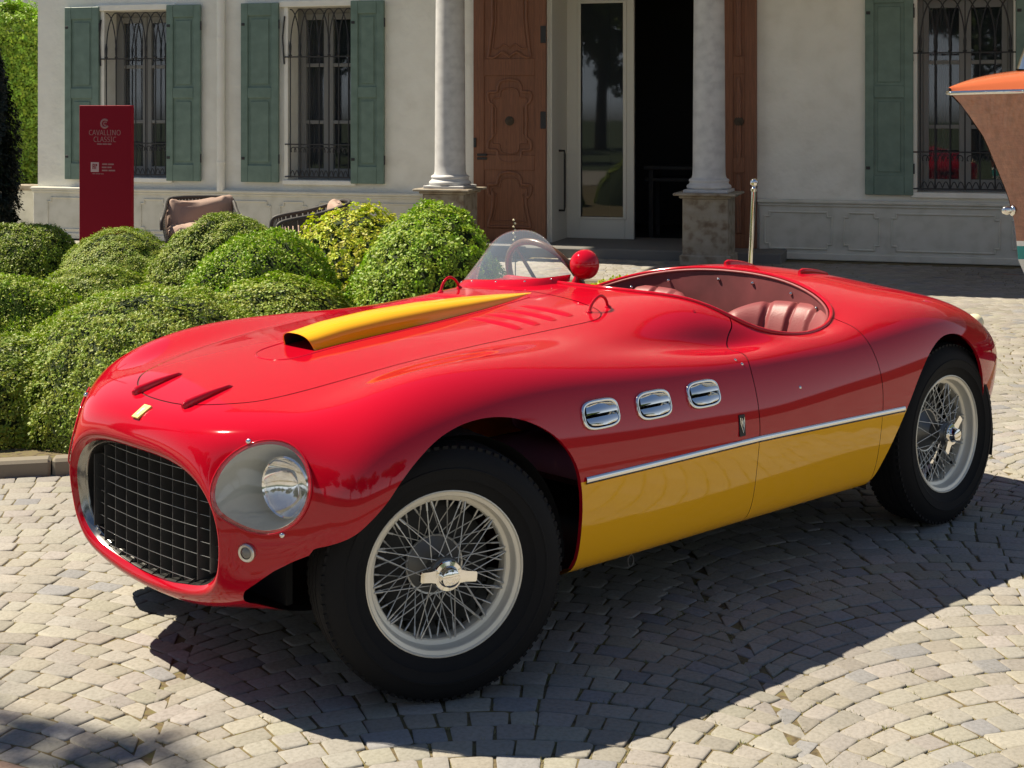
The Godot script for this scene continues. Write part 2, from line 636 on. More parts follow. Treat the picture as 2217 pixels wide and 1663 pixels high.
func net_at(rows: Array, i: int, j: int) -> Vector3:
	var m: int = rows.size()
	if i < 0:
		return 2.0 * net_at(rows, 0, j) - net_at(rows, 1, j)
	if i >= m:
		return 2.0 * net_at(rows, m - 1, j) - net_at(rows, m - 2, j)
	if j < 0:
		var q: Vector3 = rows[i][-j]
		return Vector3(q.x, q.y, -q.z)
	if j > 12:
		var q: Vector3 = rows[i][24 - j]
		return Vector3(q.x, q.y, -q.z)
	return rows[i][j]


func eval_body() -> void:
	body_net()
	var ctrl := []
	for r in net:
		ctrl.append(r.duplicate())
	# pull the net outwards until the spline runs close to the measured points
	for it in 4:
		var nx := []
		for i in ctrl.size():
			var r := PackedVector3Array()
			for j in 13:
				var s := Vector3.ZERO
				for a in [-1, 0, 1]:
					for b in [-1, 0, 1]:
						s += net_at(ctrl, i + a, j + b) * ((4.0 if a == 0 else 1.0) * (4.0 if b == 0 else 1.0) / 36.0)
				r.append(ctrl[i][j] + (net[i][j] - s))
			nx.append(r)
		ctrl = nx
	var rows: int = ctrl.size()
	var ext := []
	for i in rows + 2:
		var r := PackedVector3Array()
		for j in 15:
			r.append(net_at(ctrl, i - 1, j - 1))
		ext.append(r)
	var wv := []
	for k in NV + 1:
		wv.append(bspan(12.0 * k / NV, 12))
	bp.clear()
	bn.clear()
	var nu := (rows - 1) * PER
	for i in nu + 1:
		var su := bspan(float(i) / PER, rows - 1)
		var mixed := PackedVector3Array()
		for j in 15:
			var q := Vector3.ZERO
			for a in 4:
				q += ext[su[0] + a][j] * su[1 + a]
			mixed.append(q)
		var line := PackedVector3Array()
		for k in NV + 1:
			var s: Array = wv[k]
			var b: int = s[0]
			line.append(mixed[b] * s[1] + mixed[b + 1] * s[2] + mixed[b + 2] * s[3] + mixed[b + 3] * s[4])
		bp.append(line)
	for i in nu + 1:
		var line := PackedVector3Array()
		for k in NV + 1:
			var du: Vector3 = bp[mini(i + 1, nu)][k] - bp[maxi(i - 1, 0)][k]
			var up: Vector3 = bp[i][mini(k + 1, NV)]
			var dn: Vector3 = bp[i][maxi(k - 1, 0)]
			if k == 0:
				dn = Vector3(up.x, up.y, -up.z)
			if k == NV:
				up = Vector3(dn.x, dn.y, -dn.z)
			line.append((up - dn).cross(du).normalized())
		bn.append(line)
	if bn[nu / 2][0].y < 0:
		for i in nu + 1:
			for k in NV + 1:
				bn[i][k] = -bn[i][k]


func bspan(t: float, most: int) -> Array:
	var i := mini(int(t), most - 1)
	var f := t - i
	return [i, pow(1 - f, 3) / 6.0, (3 * f * f * f - 6 * f * f + 4) / 6.0, (-3 * f * f * f + 3 * f * f + 3 * f + 1) / 6.0, f * f * f / 6.0]


# point and normal of the body seen from the side at (x, y), from above at (x, z), from the front at (y, z)
func on_body(a: float, b: float, axis: int) -> Array:
	var best := 1e9
	var bi := 0
	var bk := 0
	var ax := 0 if axis != 0 else 1
	var ay := 1 if axis == 2 else 2
	var zneg := axis != 2 and b < 0
	var bb := absf(b) if axis != 2 else b
	if reach.is_empty():
		for line in bp:
			var lo := 1e9
			var hi := -1e9
			for q in line:
				lo = minf(lo, q.x)
				hi = maxf(hi, q.x)
			reach.append(Vector2(lo - 0.03, hi + 0.03))
	for i in range(0, bp.size()):
		if axis != 0 and (a < reach[i].x or a > reach[i].y) or axis == 0 and reach[i].x > 0.0:
			continue
		var line: PackedVector3Array = bp[i]
		var nl: PackedVector3Array = bn[i]
		for k in range(0, NV + 1):
			var q := line[k]
			var e := q[ax] - a
			if absf(e) > 0.06:
				continue
			var g := q[ay] - bb
			var d := e * e + g * g
			if d < best:
				var nn := nl[k]
				if axis == 2 and nn.z < 0.15 or axis == 1 and nn.y < 0.12 or axis == 0 and nn.x > -0.15:
					continue
				if axis == 0 and q.x > 0.0:
					continue
				best = d
				bi = i
				bk = k
	var p0: Vector3 = bp[bi][bk]
	var n0: Vector3 = bn[bi][bk]
	var out := p0
	out[ax] = a
	out[ay] = bb
	out[axis] = p0[axis] - (n0[ax] * (a - p0[ax]) + n0[ay] * (bb - p0[ay])) / n0[axis]
	if zneg:
		out.z = -out.z
		n0.z = -n0.z
	return [out, n0]


# ---------------------------------------------------------------- cutting a mesh {p, n, t}
func cut(m: Dictionary, f: PackedFloat32Array, keep_above := true) -> Dictionary:
	var P: PackedVector3Array = m.p
	var N: PackedVector3Array = m.n
	var T: PackedInt32Array = m.t
	var s := 1.0 if keep_above else -1.0
	var map := PackedInt32Array()
	map.resize(P.size())
	map.fill(-1)
	var op := PackedVector3Array()
	var on := PackedVector3Array()
	var ot := PackedInt32Array()
	var edges := {}
	for k in range(0, T.size(), 3):
		var id := [T[k], T[k + 1], T[k + 2]]
		var g := [f[id[0]] * s, f[id[1]] * s, f[id[2]] * s]
		if g[0] < 0 and g[1] < 0 and g[2] < 0:
			continue
		var poly := []
		for e in 3:
			var a: int = id[e]
			var b: int = id[(e + 1) % 3]
			var ga: float = g[e]
			var gb: float = g[(e + 1) % 3]
			if ga >= 0:
				if map[a] < 0:
					map[a] = op.size()
					op.append(P[a])
					on.append(N[a])
				poly.append(map[a])
			if (ga >= 0) != (gb >= 0):
				var key := mini(a, b) * 1000003 + maxi(a, b)
				if not edges.has(key):
					var t := ga / (ga - gb)
					edges[key] = op.size()
					op.append(P[a].lerp(P[b], t))
					on.append(N[a].lerp(N[b], t).normalized())
				poly.append(edges[key])
		for q in range(1, poly.size() - 1):
			ot.append(poly[0])
			ot.append(poly[q])
			ot.append(poly[q + 1])
	return {"p": op, "n": on, "t": ot}


func field(m: Dictionary, fn: Callable) -> PackedFloat32Array:
	var f := PackedFloat32Array()
	var P: PackedVector3Array = m.p
	var N: PackedVector3Array = m.n
	f.resize(P.size())
	for i in P.size():
		f[i] = fn.call(P[i], N[i])
	return f


# both sides of a line, with a gap between
func split(m: Dictionary, fn: Callable, gap := 0.0022) -> Array:
	var f := field(m, fn)
	var a := f.duplicate()
	var b := f.duplicate()
	for i in f.size():
		a[i] = f[i] - gap
		b[i] = f[i] + gap
	return [cut(m, a, true), cut(m, b, false)]


func as_mb(m: Dictionary, push := 0.0) -> MB:
	var b := MB.new()
	b.n = m.n
	b.p = m.p
	if push != 0.0:
		for i in b.p.size():
			b.p[i] += b.n[i] * push
	b.ix = m.t
	b.c.resize(0)
	return b


var ARCH_F := PackedVector2Array()
var ARCH_R := PackedVector2Array()
var HOOD := PackedVector2Array()
var COCKPIT := PackedVector2Array()
var DOOR := PackedVector2Array()


func outlines() -> void:
	for q in smooth_line([Vector2(.452, -.1), Vector2(.446, .2), Vector2(.440, .33), Vector2(.430, .45), Vector2(.402, .545), Vector2(.350, .615), Vector2(.285, .662), Vector2(.20, .697), Vector2(.11, .711), Vector2(.02, .705), Vector2(-.06, .680), Vector2(-.125, .640), Vector2(-.175, .595), Vector2(-.212, .550), Vector2(-.250, .507), Vector2(-.285, .470), Vector2(-.335, .440), Vector2(-.39, .420), Vector2(-.46, .412), Vector2(-.6, .410)], 4):
		ARCH_F.append(q)
	ARCH_F.append(Vector2(-.6, -.1))
	for q in smooth_line([Vector2(1.83, -.1), Vector2(1.865, .19), Vector2(1.905, .28), Vector2(1.962, .37), Vector2(2.03, .475), Vector2(2.10, .575), Vector2(2.18, .648), Vector2(2.265, .688), Vector2(2.35, .697), Vector2(2.435, .680), Vector2(2.515, .630), Vector2(2.575, .555), Vector2(2.615, .46), Vector2(2.64, .3), Vector2(2.65, -.1)], 5):
		ARCH_R.append(q)
	var h := [Vector2(-.418, 0), Vector2(-.414, .08), Vector2(-.395, .15), Vector2(-.350, .235), Vector2(-.285, .30), Vector2(-.15, .345), Vector2(.05, .372), Vector2(.4, .385), Vector2(.70, .408), Vector2(.82, .415), Vector2(.875, .398), Vector2(.905, .36), Vector2(.925, .30), Vector2(.955, .16), Vector2(.975, 0)]
	mirror_outline(h, HOOD)
	var c := [Vector2(1.13, 0), Vector2(1.14, .15), Vector2(1.17, .30), Vector2(1.245, .43), Vector2(1.34, .53), Vector2(1.44, .585), Vector2(1.56, .610), Vector2(1.68, .606), Vector2(1.80, .585), Vector2(1.895, .53), Vector2(1.965, .42), Vector2(2.015, .26), Vector2(2.035, .1), Vector2(2.037, 0)]
	mirror_outline(c, COCKPIT)
	for q in smooth_line([Vector2(1.205, .1), Vector2(1.197, .45), Vector2(1.197, .62), Vector2(1.205, .70), Vector2(1.232, .745), Vector2(1.275, .785), Vector2(1.33, .83), Vector2(1.38, .95)], 5):
		DOOR.append(q)
	for q in smooth_line([Vector2(1.86, .95), Vector2(1.845, .78), Vector2(1.852, .70), Vector2(1.872, .58), Vector2(1.88, .4), Vector2(1.88, .1)], 5):
		DOOR.append(q)


func mirror_outline(half: Array, into: PackedVector2Array) -> void:
	var line := smooth_line(half, 4)
	for q in line:
		into.append(q)
	for i in range(line.size() - 2, 0, -1):
		into.append(Vector2(line[i].x, -line[i].y))


func stripe_y(x: float) -> float:
	return lerp_table(x, [0.4, 1.2, 2.05], [0.496, 0.496, 0.474])


func nose_z(y: float) -> float:
	return lerp_table(y, [.19, .24, .28, .31, .335, .37, .40, .42, .46], [.36, .375, .392, .412, .445, .49, .54, .58, .60])


const HL := Vector2(.573, .471)   # centre of the headlight hole in (y, z)


func _car() -> void:
	outlines()
	eval_body()
	var car := thing("roadster", "red open two-seat roadster with yellow bonnet scoop and yellow lower sides, wire wheels", "car", CAR_AT, deg_to_rad(CAR_TURN))
	var red: Material = M.red_paint
	# ---- one skin, then cut
	var skin := {"p": PackedVector3Array(), "n": PackedVector3Array(), "t": PackedInt32Array()}
	var P := PackedVector3Array()
	var N := PackedVector3Array()
	var T := PackedInt32Array()
	var w := 2 * NV + 1
	for i in bp.size():
		for k in range(-NV, NV + 1):
			var q: Vector3 = bp[i][absi(k)]
			var nn: Vector3 = bn[i][absi(k)]
			if k < 0:
				q.z = -q.z
				nn.z = -nn.z
			P.append(q)
			N.append(nn)
	for i in bp.size() - 1:
		for k in w - 1:
			var a := i * w + k
			T.append_array([a, a + w, a + w + 1, a, a + w + 1, a + 1])
	skin = {"p": P, "n": N, "t": T}
	skin = cut(skin, field(skin, func(q: Vector3, nn: Vector3) -> float:
		if q.x > 0.5 and q.x < 1.75 or q.x > 2.75:
			return 1.0
		var az := absf(q.z)
		if q.x <= 0.5:
			return maxf(sd_poly(Vector2(q.x, q.y), ARCH_F), nose_z(q.y) - az)
		return maxf(sd_poly(Vector2(q.x, q.y), ARCH_R), 0.5 - az)))
	var hl_d := func(q: Vector3) -> float:
		if q.x > -0.15:
			return 1.0
		return Vector2((q.y - HL.x), (absf(q.z) - HL.y)).length()
	var whole_nose := skin
	skin = cut(skin, field(skin, func(q: Vector3, nn: Vector3) -> float: return hl_d.call(q) - 0.103))
	skin = cut(skin, field(skin, func(q: Vector3, nn: Vector3) -> float:
		if nn.y < 0.0 or q.y < 0.6 or q.x < 1.0 or q.x > 2.2:
			return 1.0
		return sd_poly(Vector2(q.x, q.z), COCKPIT)))
	var parts := split(skin, func(q: Vector3, nn: Vector3) -> float:
		if nn.y < 0.1 or q.y < 0.64 or q.x > 1.1 or absf(q.z) > 0.5 or (q.x < -0.46):
			return 1.0
		return sd_poly(Vector2(q.x, q.z), HOOD))
	skin = parts[0]
	put("bonnet", as_mb(parts[1]), red, car)
	# dark belly
	parts = split(skin, func(q: Vector3, nn: Vector3) -> float:
		return maxf(q.y - 0.235, maxf(absf(q.z) - 0.58, -0.28 - q.x)), 0.0)
	skin = parts[0]
	put("underbody", as_mb(parts[1]), M.liner, car)
	# yellow lower sides
	parts = split(skin, func(q: Vector3, nn: Vector3) -> float:
		return maxf(maxf(q.y - stripe_y(q.x), 0.57 - absf(q.z)), maxf(0.40 - q.x, q.x - 2.3)), 0.0)
	skin = parts[0]
	var yellow: Dictionary = parts[1]
	var door_f := func(q: Vector3, nn: Vector3) -> float:
		if q.z < 0.3 or q.x < 1.1 or q.x > 2.0:
			return 1.0
		return sd_poly(Vector2(q.x, q.y), DOOR)
	parts = split(skin, door_f, 0.0018)
	put("body_shell", as_mb(parts[0]), red, car)
	var door := put("door", as_mb(parts[1]), red, car)
	parts = split(yellow, door_f, 0.0012)
	var rest: Dictionary = parts[0]
	var away := cut(rest, field(rest, func(q: Vector3, nn: Vector3) -> float: return -q.z))
	var near_side := cut(rest, field(rest, func(q: Vector3, nn: Vector3) -> float: return q.z))
	put("side_panel", as_mb(cut(near_side, field(near_side, func(q: Vector3, nn: Vector3) -> float: return 1.5 - q.x))), M.yellow_paint, car).set_meta("label", "yellow lower panel between front wheel and door")
	put("side_panel", as_mb(cut(near_side, field(near_side, func(q: Vector3, nn: Vector3) -> float: return q.x - 1.5))), M.yellow_paint, car).set_meta("label", "yellow lower panel between door and rear wheel")
	put("side_panel", as_mb(away), M.yellow_paint, car).set_meta("label", "yellow lower panel on the far side")
	put("lower_panel", as_mb(parts[1]), M.yellow_paint, door).set_meta("label", "yellow lower part of the door")
	# headlight covers: the cut piece of skin again, in clear plastic, a little proud
	for s in [1, -1]:
		var cover := cut(whole_nose, field(whole_nose, func(q: Vector3, nn: Vector3) -> float:
			return 0.112 - hl_d.call(q) if q.z * s > 0.1 else -1.0))
		headlight(car, cover, s)
	_car_lines(car)
	_car_front(car)
	_car_top(car)
	_car_side(car)
	_cockpit(car)
	_wheels(car)
	_underside(car)


func strip_along(pts: Array, nors: Array, half: float, push: float, closed := false) -> MB:
	var b := MB.new()
	var m := pts.size()
	var rows := []
	for i in m:
		var t: Vector3 = (pts[(i + 1) % m] - pts[(i - 1 + m) % m]) if closed else pts[mini(i + 1, m - 1)] - pts[maxi(i - 1, 0)]
		var side: Vector3 = t.cross(nors[i]).normalized() * half
		var c: Vector3 = pts[i] + nors[i] * push
		rows.append([c - side, c + side])
	if closed:
		rows.append(rows[0])
	b.grid(rows)
	return b


func _car_lines(car: Node3D) -> void:
	# dark bottoms of the shut lines, just below the skin
	var pts := []
	var nor := []
	for i in range(0, HOOD.size(), 2):
		var e := on_body(HOOD[i].x, HOOD[i].y, 1)
		pts.append(e[0])
		nor.append(e[1])
	put("bonnet_gap", strip_along(pts, nor, 0.006, -0.0025, true), M.gap, car)
	for part in [[0, 31], [36, DOOR.size() - 1]]:
		pts = []
		nor = []
		for i in range(part[0], part[1]):
			if DOOR[i].y > 0.22 and DOOR[i].y < 0.80:
				var e := on_body(DOOR[i].x, DOOR[i].y, 2)
				pts.append(e[0])
				nor.append(e[1])
		if pts.size() > 2:
			put("door_gap", strip_along(pts, nor, 0.005, -0.0025), M.gap, car)
	# arch lips: a thin rolled edge along each wheel opening
	for ar in [ARCH_F, ARCH_R]:
		for s in [1, -1]:
			var lip := []
			for q in ar:
				if q.y < 0.22 or q.x < -0.335:
					continue
				var e := on_body(q.x, q.y, 2)
				var a: Vector3 = e[0]
				if s < 0:
					a.z = -a.z
				lip.append(a)
			var rows := []
			for a in lip:
				rows.append([a, a - Vector3(0, 0, 0.012 * s)])
			var b := MB.new()
			b.grid(rows)
			put("arch_lip", b, M.red_paint, car)


func headlight(car: Node3D, cover: Dictionary, s: int) -> void:
	# rim of the hole on the skin
	var lip := []
	var nor := []
	var outer := []
	for i in 40:
		var a := TAU * i / 40
		var e := on_body(HL.x + 0.103 * sin(a), HL.y + 0.103 * cos(a), 0)
		var q: Vector3 = e[0]
		var nn: Vector3 = e[1]
		var e2 := on_body(HL.x + 0.112 * sin(a), HL.y + 0.112 * cos(a), 0)
		var q2: Vector3 = e2[0] + e2[1] * 0.004
		if s < 0:
			q.z = -q.z
			nn.z = -nn.z
			q2.z = -q2.z
		lip.append(q)
		nor.append(nn)
		outer.append(q2)
	var mid := Vector3.ZERO
	var mn := Vector3.ZERO
	for i in 40:
		mid += lip[i] / 40.0
		mn += nor[i] / 40.0
	mn = mn.normalized()
	# bowl behind the cover
	var rows := []
	for k in 7:
		var t := k / 6.0
		var r := []
		for i in 40:
			var back := mid - mn * 0.10 + Vector3(0.05, 0, 0.0)
			var sink: float = sin(t * PI * 0.5)
			var q: Vector3 = lip[i].lerp(back + (lip[i] - mid) * 0.12, 1.0 - cos(t * PI * 0.5)) - mn * 0.035 * sink
			r.append(q)
		rows.append(r)
	var bowl := MB.new()
	bowl.grid(rows, s < 0, true)
	var lamp := put("headlight", bowl, M.bucket, car)
	# the lamp itself sits in the outer part of the bowl and looks forward
	var at := Vector3(-0.352, HL.x - 0.004, (HL.y + 0.020) * s)
	var tr := Transform3D(Basis(Vector3.UP, deg_to_rad(14.0 * s)) * Basis(Vector3(0, 0, 1), PI * 0.5), at)
	var shell := MB.new()
	shell.lathe([Vector2(0.0, -0.06), Vector2(0.050, -0.055), Vector2(0.076, -0.01), Vector2(0.078, 0.006), Vector2(0.074, 0.009), Vector2(0.071, 0.006)], tr, 32)
	put("lamp_rim", shell, M.chrome, lamp)
	var refl := MB.new()
	refl.lathe([Vector2(0.071, 0.006), Vector2(0.056, -0.020), Vector2(0.032, -0.036), Vector2(0.0, -0.042)], tr, 32, 60)
	put("reflector", refl, M.chrome, lamp)
	var lens := MB.new()
	lens.lathe([Vector2(0.0, 0.020), Vector2(0.026, 0.018), Vector2(0.050, 0.012), Vector2(0.072, 0.004)], tr, 32, 60)
	put("lamp_lens", lens, M.glass, lamp)
	# the cover bulges a little over the skin
	var cb := as_mb(cover, 0.005)
	for i in cb.p.size():
		var rr := Vector2(cb.p[i].y - HL.x, absf(cb.p[i].z) - HL.y).length() / 0.112
		var lift := 0.012 * (1.0 - rr * rr)
		cb.p[i] += mn * lift
		var away := Vector3(0, cb.p[i].y - HL.x, cb.p[i].z - HL.y * s)
		cb.n[i] = (cb.n[i] + away * 2.2).normalized()
	put("headlight_cover", cb, M.glass, lamp)
	var ring := MB.new()
	ring.tube(outer, 0.0028, 6, true)
	put("cover_edge", ring, M.red_paint, lamp)
	# two fixing screws with little tabs
	for a in [2.05, -1.15]:
		var e := on_body(HL.x + 0.119 * sin(a), HL.y + 0.119 * cos(a), 0)
		var q: Vector3 = e[0] + e[1] * 0.004
		var nn: Vector3 = e[1]
		if s < 0:
			q.z = -q.z
			nn.z = -nn.z
		var b := MB.new()
		var up := Basis(Quaternion(Vector3.UP, nn))
		b.lathe([Vector2(0, 0.006), Vector2(0.004, 0.0055), Vector2(0.007, 0.002), Vector2(0.008, -0.003)], Transform3D(up, q), 12, 60)
		put("cover_screw", b, M.chrome, lamp)


func ring_point(t: float, grow: float, back: float) -> Vector3:
	# grille opening: t 0..1 once round, shrunk towards its middle and moved back into the nose
	var k := absf(t * 2.0 - 1.0)      # 1 at top, 0 at bottom
	var f := (1.0 - k) * NV
	var i := mini(int(f), NV - 1)
	var q: Vector3 = bp[0][i].lerp(bp[0][i + 1], f - i)
	var c := Vector3(q.x, 0.437, 0)
	var o := c + (q - c) * grow
	o.x += back
	if t > 0.5:
		o.z = -o.z
	return o


func _car_front(car: Node3D) -> void:
	# bright band inside the grille opening
	var rows := []
	for pr in [[1.0, 0.0], [0.994, 0.002], [0.985, 0.005], [0.975, 0.010], [0.965, 0.016], [0.960, 0.018], [0.955, 0.018], [0.951, 0.024], [0.935, 0.10]]:
		var r := []
		for i in 96:
			r.append(ring_point(i / 96.0, pr[0], pr[1]))
		rows.append(r)
	var b := MB.new()
	b.grid(rows.slice(0, 8), true, true)
	var al := put("grille_surround", b, M.surround, car)
	var dk := MB.new()
	dk.grid(rows.slice(7), true, true)
	var gr := put("grille", dk, M.black, car)
	# radiator behind
	var rad := MB.new()
	rad.box(Vector3(-0.26, 0.43, 0), Vector3(0.02, 0.40, 0.74))
	put("radiator", rad, M.black, gr)
	var inside := func(y: float, z: float) -> bool:
		var poly := PackedVector2Array()
		for i in 48:
			var q := ring_point(i / 48.0, 0.885, 0)
			poly.append(Vector2(q.z, q.y))
		return Geometry2D.is_point_in_polygon(Vector2(z, y), poly)
	var edge := PackedVector2Array()
	for i in 96:
		var q := ring_point(i / 96.0, 0.928, 0)
		edge.append(Vector2(q.z, q.y))
	var xg := -0.459
	# egg-crate: deep thin upright vanes and round bright cross bars
	for i in 11:
		var z := -0.30 + 0.06 * i
		var cutl := Geometry2D.intersect_polyline_with_polygon(PackedVector2Array([Vector2(z, 0.1), Vector2(z, 0.8)]), edge)
		if cutl.size() == 0:
			continue
		var y0: float = minf(cutl[0][0].y, cutl[0][-1].y)
		var y1: float = maxf(cutl[0][0].y, cutl[0][-1].y)
		var v := MB.new()
		v.box(Vector3(xg + 0.03, (y0 + y1) / 2, z), Vector3(0.045, y1 - y0, 0.0022))
		put("grille_vane", v, M.steel_dark, gr)
	for i in 9:
		var y := 0.300 + 0.0345 * i
		var cutl := Geometry2D.intersect_polyline_with_polygon(PackedVector2Array([Vector2(-0.6, y), Vector2(0.6, y)]), edge)
		if cutl.size() == 0:
			continue
		var z0: float = minf(cutl[0][0].x, cutl[0][-1].x)
		var z1: float = maxf(cutl[0][0].x, cutl[0][-1].x)
		var pts := []
		for k in 9:
			var z := lerpf(z0, z1, k / 8.0)
			pts.append(Vector3(xg + 0.026 * (z * z) / 0.12, y, z))
		var h := MB.new()
		h.tube(pts, 0.0011, 6)
		put("grille_bar", h, M.surround, gr)
	# parking lights
	for s in [1, -1]:
		var e := on_body(0.412, 0.434, 0)
		var q: Vector3 = e[0]
		var nn: Vector3 = (e[1] + Vector3(-0.5, 0, 0)).normalized()
		if s < 0:
			q.z = -q.z
			nn.z = -nn.z
		var tr := Transform3D(Basis(Quaternion(Vector3.UP, nn)), q)
		var pl := MB.new()
		pl.lathe([Vector2(0.023, -0.012), Vector2(0.0235, 0.005), Vector2(0.021, 0.008), Vector2(0.0155, 0.007), Vector2(0.015, 0.002)], tr, 24)
		var o := put("parking_light", pl, M.alloy, car)
		var ln := MB.new()
		ln.lathe([Vector2(0.015, 0.003), Vector2(0.011, 0.008), Vector2(0.006, 0.010), Vector2(0.0, 0.011)], tr, 20, 60)
		put("lens", ln, M.amber_grey, o)
	# enamel badge on the nose
	var e := on_body(0.700, 0.0, 0)
	var ux: Vector3 = Vector3(0, 0, 1)
	var nz: Vector3 = e[1]
	var uy := nz.cross(ux).normalized()
	if uy.y < 0:
		uy = -uy
	ux = uy.cross(nz)
	var bt := Transform3D(Basis(ux, uy, nz), e[0] - nz * 0.001)
	var bd := MB.new()
	bd.slab(PackedVector2Array([Vector2(-.016, -.024), Vector2(.016, -.024), Vector2(.018, .024), Vector2(-.018, .024)]), bt, 0.005, 0.001)
	var badge := put("nose_badge", bd, M.badge_yellow, car)
	var hs := MB.new()
	hs.slab(PackedVector2Array([Vector2(-.003, -.014), Vector2(.004, -.014), Vector2(.002, -.002), Vector2(.006, .008), Vector2(.001, .013), Vector2(-.005, .006), Vector2(-.002, -.002)]), bt.translated_local(Vector3(0, 0, 0.005)), 0.0008)
	put("badge_figure", hs, M.wheel_silver, badge)


func _car_top(car: Node3D) -> void:
	# air scoop along the bonnet
	var xs := []
	var rows := []
	var n := 34
	for i in n:
		var t := i / float(n - 1)
		var x := lerpf(0.022, 0.968, t)
		# height above the bonnet and half width
		var hh := lerp_table(t, [0, .12, .3, .5, .7, .85, 1.0], [.046, .054, .056, .050, .036, .020, .0008])
		var hw := lerp_table(t, [0, .12, .3, .5, .7, .85, 1.0], [.066, .070, .071, .066, .054, .036, .004])
		var r := []
		for k in 25:
			var a := PI * k / 24.0
			var cz := -cos(a)
			var ey := pow(sin(a), 0.45)
			var z := hw * signf(cz) * pow(absf(cz), 0.8) * (1.0 + 0.14 * (1.0 - ey))
			var base: Vector3 = on_body(x, z, 1)[0]
			r.append(Vector3(x + (0.012 - 0.02 * ey if i == 0 else 0.0), base.y - 0.002 + hh * ey, z))
		rows.append(r)
	var b := MB.new()
	b.grid(rows)
	var sc := put("bonnet_scoop", b, M.yellow_paint, car)
	# its dark throat
	var thr := []
	for st in [[0.0, 1.0, 0.002], [0.0, 0.94, 0.004], [0.05, 0.90, 0.0], [0.22, 0.55, -0.02]]:
		var r := []
		for k in 25:
			var q: Vector3 = rows[0][k]
			var c := Vector3(q.x, rows[0][0].y + 0.012, 0)
			r.append(c + (q - c) * st[1] + Vector3(st[0] + 0.001, st[2] * 0.2, 0))
		thr.append(r)
	var tb := MB.new()
	tb.grid(thr.slice(0, 2))
	put("scoop_lip", tb, M.yellow_paint, sc)
	tb = MB.new()
	tb.grid(thr.slice(1), true)
	var e0 := on_body(0.05, 0, 1)
	tb.quad(thr[1][0] + Vector3(0.002, 0.001, 0), thr[1][24] + Vector3(0.002, 0.001, 0), thr[3][24], thr[3][0], Vector3.UP)
	tb.quad(thr[3][0], thr[3][24], thr[3][16], thr[3][8], Vector3(-1, 0, 0))
	put("scoop_throat", tb, M.black, sc)
	# shallow raised panel that carries the scoop
	var pts := []
	var nor := []
	for q in smooth_line([Vector2(.90, .055), Vector2(.6, .088), Vector2(.3, .100), Vector2(.05, .098), Vector2(-.05, .085), Vector2(-.085, .04), Vector2(-.09, 0), Vector2(-.085, -.04), Vector2(-.05, -.085), Vector2(.05, -.098), Vector2(.3, -.100), Vector2(.6, -.088), Vector2(.90, -.055)], 4):
		var e := on_body(q.x, q.y, 1)
		pts.append(e[0] - e[1] * 0.0022)
	var bead := MB.new()
	bead.tube(pts, 0.0045, 8, false, true, 1.0)
	put("scoop_bead", bead, M.red_paint, car)
	# two streamlined bonnet hinges
	for s in [1, -1]:
		hinge(car, "bonnet_hinge", Vector2(-0.425, 0.128 * s), Vector2(-0.27, 0.128 * s))
	for s in [0.22, -0.13]:
		hinge(car, "boot_hinge", Vector2(2.14, s), Vector2(2.33, s))
	# louvres across the bonnet, both sides
	for s in [1, -1]:
		for i in 4:
			var x := 0.565 + 0.072 * i
			var rws := []
			for k in 13:
				var t := k / 12.0
				var z: float = lerpf(0.125, 0.345, t) * s
				var lift := 0.007 * pow(sin(PI * clampf(t, 0.001, 0.999)), 0.35)
				var r := []
				for m in 6:
					var u := m / 5.0
					var e := on_body(x + 0.028 * u, z, 1)
					r.append(e[0] + e[1] * (lift * sin(u * PI * 0.5 + 0.001) * (1.0 if m < 5 else 0.98) + (0.0004 if m else -0.0006)))
				rws.append(r)
			var lb := MB.new()
			lb.grid(rws)
			var dk := MB.new()
			var last := []
			for k in 13:
				var e := on_body(x + 0.028, lerpf(0.125, 0.345, k / 12.0) * s, 1)
				last.append([rws[k][5], e[0] + e[1] * 0.0005])
			dk.grid(last)
			var lv := put("louvre", lb, M.red_paint, car)
			put("louvre_slot", dk, M.gap, lv)
	# red hoops at the back of the bonnet that take the holding straps
	for s in [1, -1]:
		var a := on_body(0.87, 0.352 * s, 1)
		var c := on_body(0.955, 0.352 * s, 1)
		var hp := []
		for k in 13:
			var t := k / 12.0
			var q: Vector3 = a[0].lerp(c[0], t)
			hp.append(q + Vector3(0, 0.044 * pow(sin(PI * t), 0.6), 0.004 * s * sin(PI * t)))
		var hb := MB.new()
		hb.tube(hp, 0.0048, 8)
		for e in [a, c]:
			hb.lathe([Vector2(0.0, 0.007), Vector2(0.007, 0.0065), Vector2(0.010, 0.003), Vector2(0.012, -0.003)], Transform3D(Basis(Quaternion(Vector3.UP, e[1])), e[0]), 12, 50)
		put("bonnet_hoop", hb, M.red_paint, car)
	_screen(car)


func rivet(parent: Node3D, called: String, e: Array, r: float, m: Material) -> void:
	var b := MB.new()
	b.lathe([Vector2(0, r * 0.6), Vector2(r * 0.5, r * 0.52), Vector2(r * 0.9, r * 0.2), Vector2(r, -r * 0.3)], Transform3D(Basis(Quaternion(Vector3.UP, e[1])), e[0]), 10, 70)
	put(called, b, m, parent)


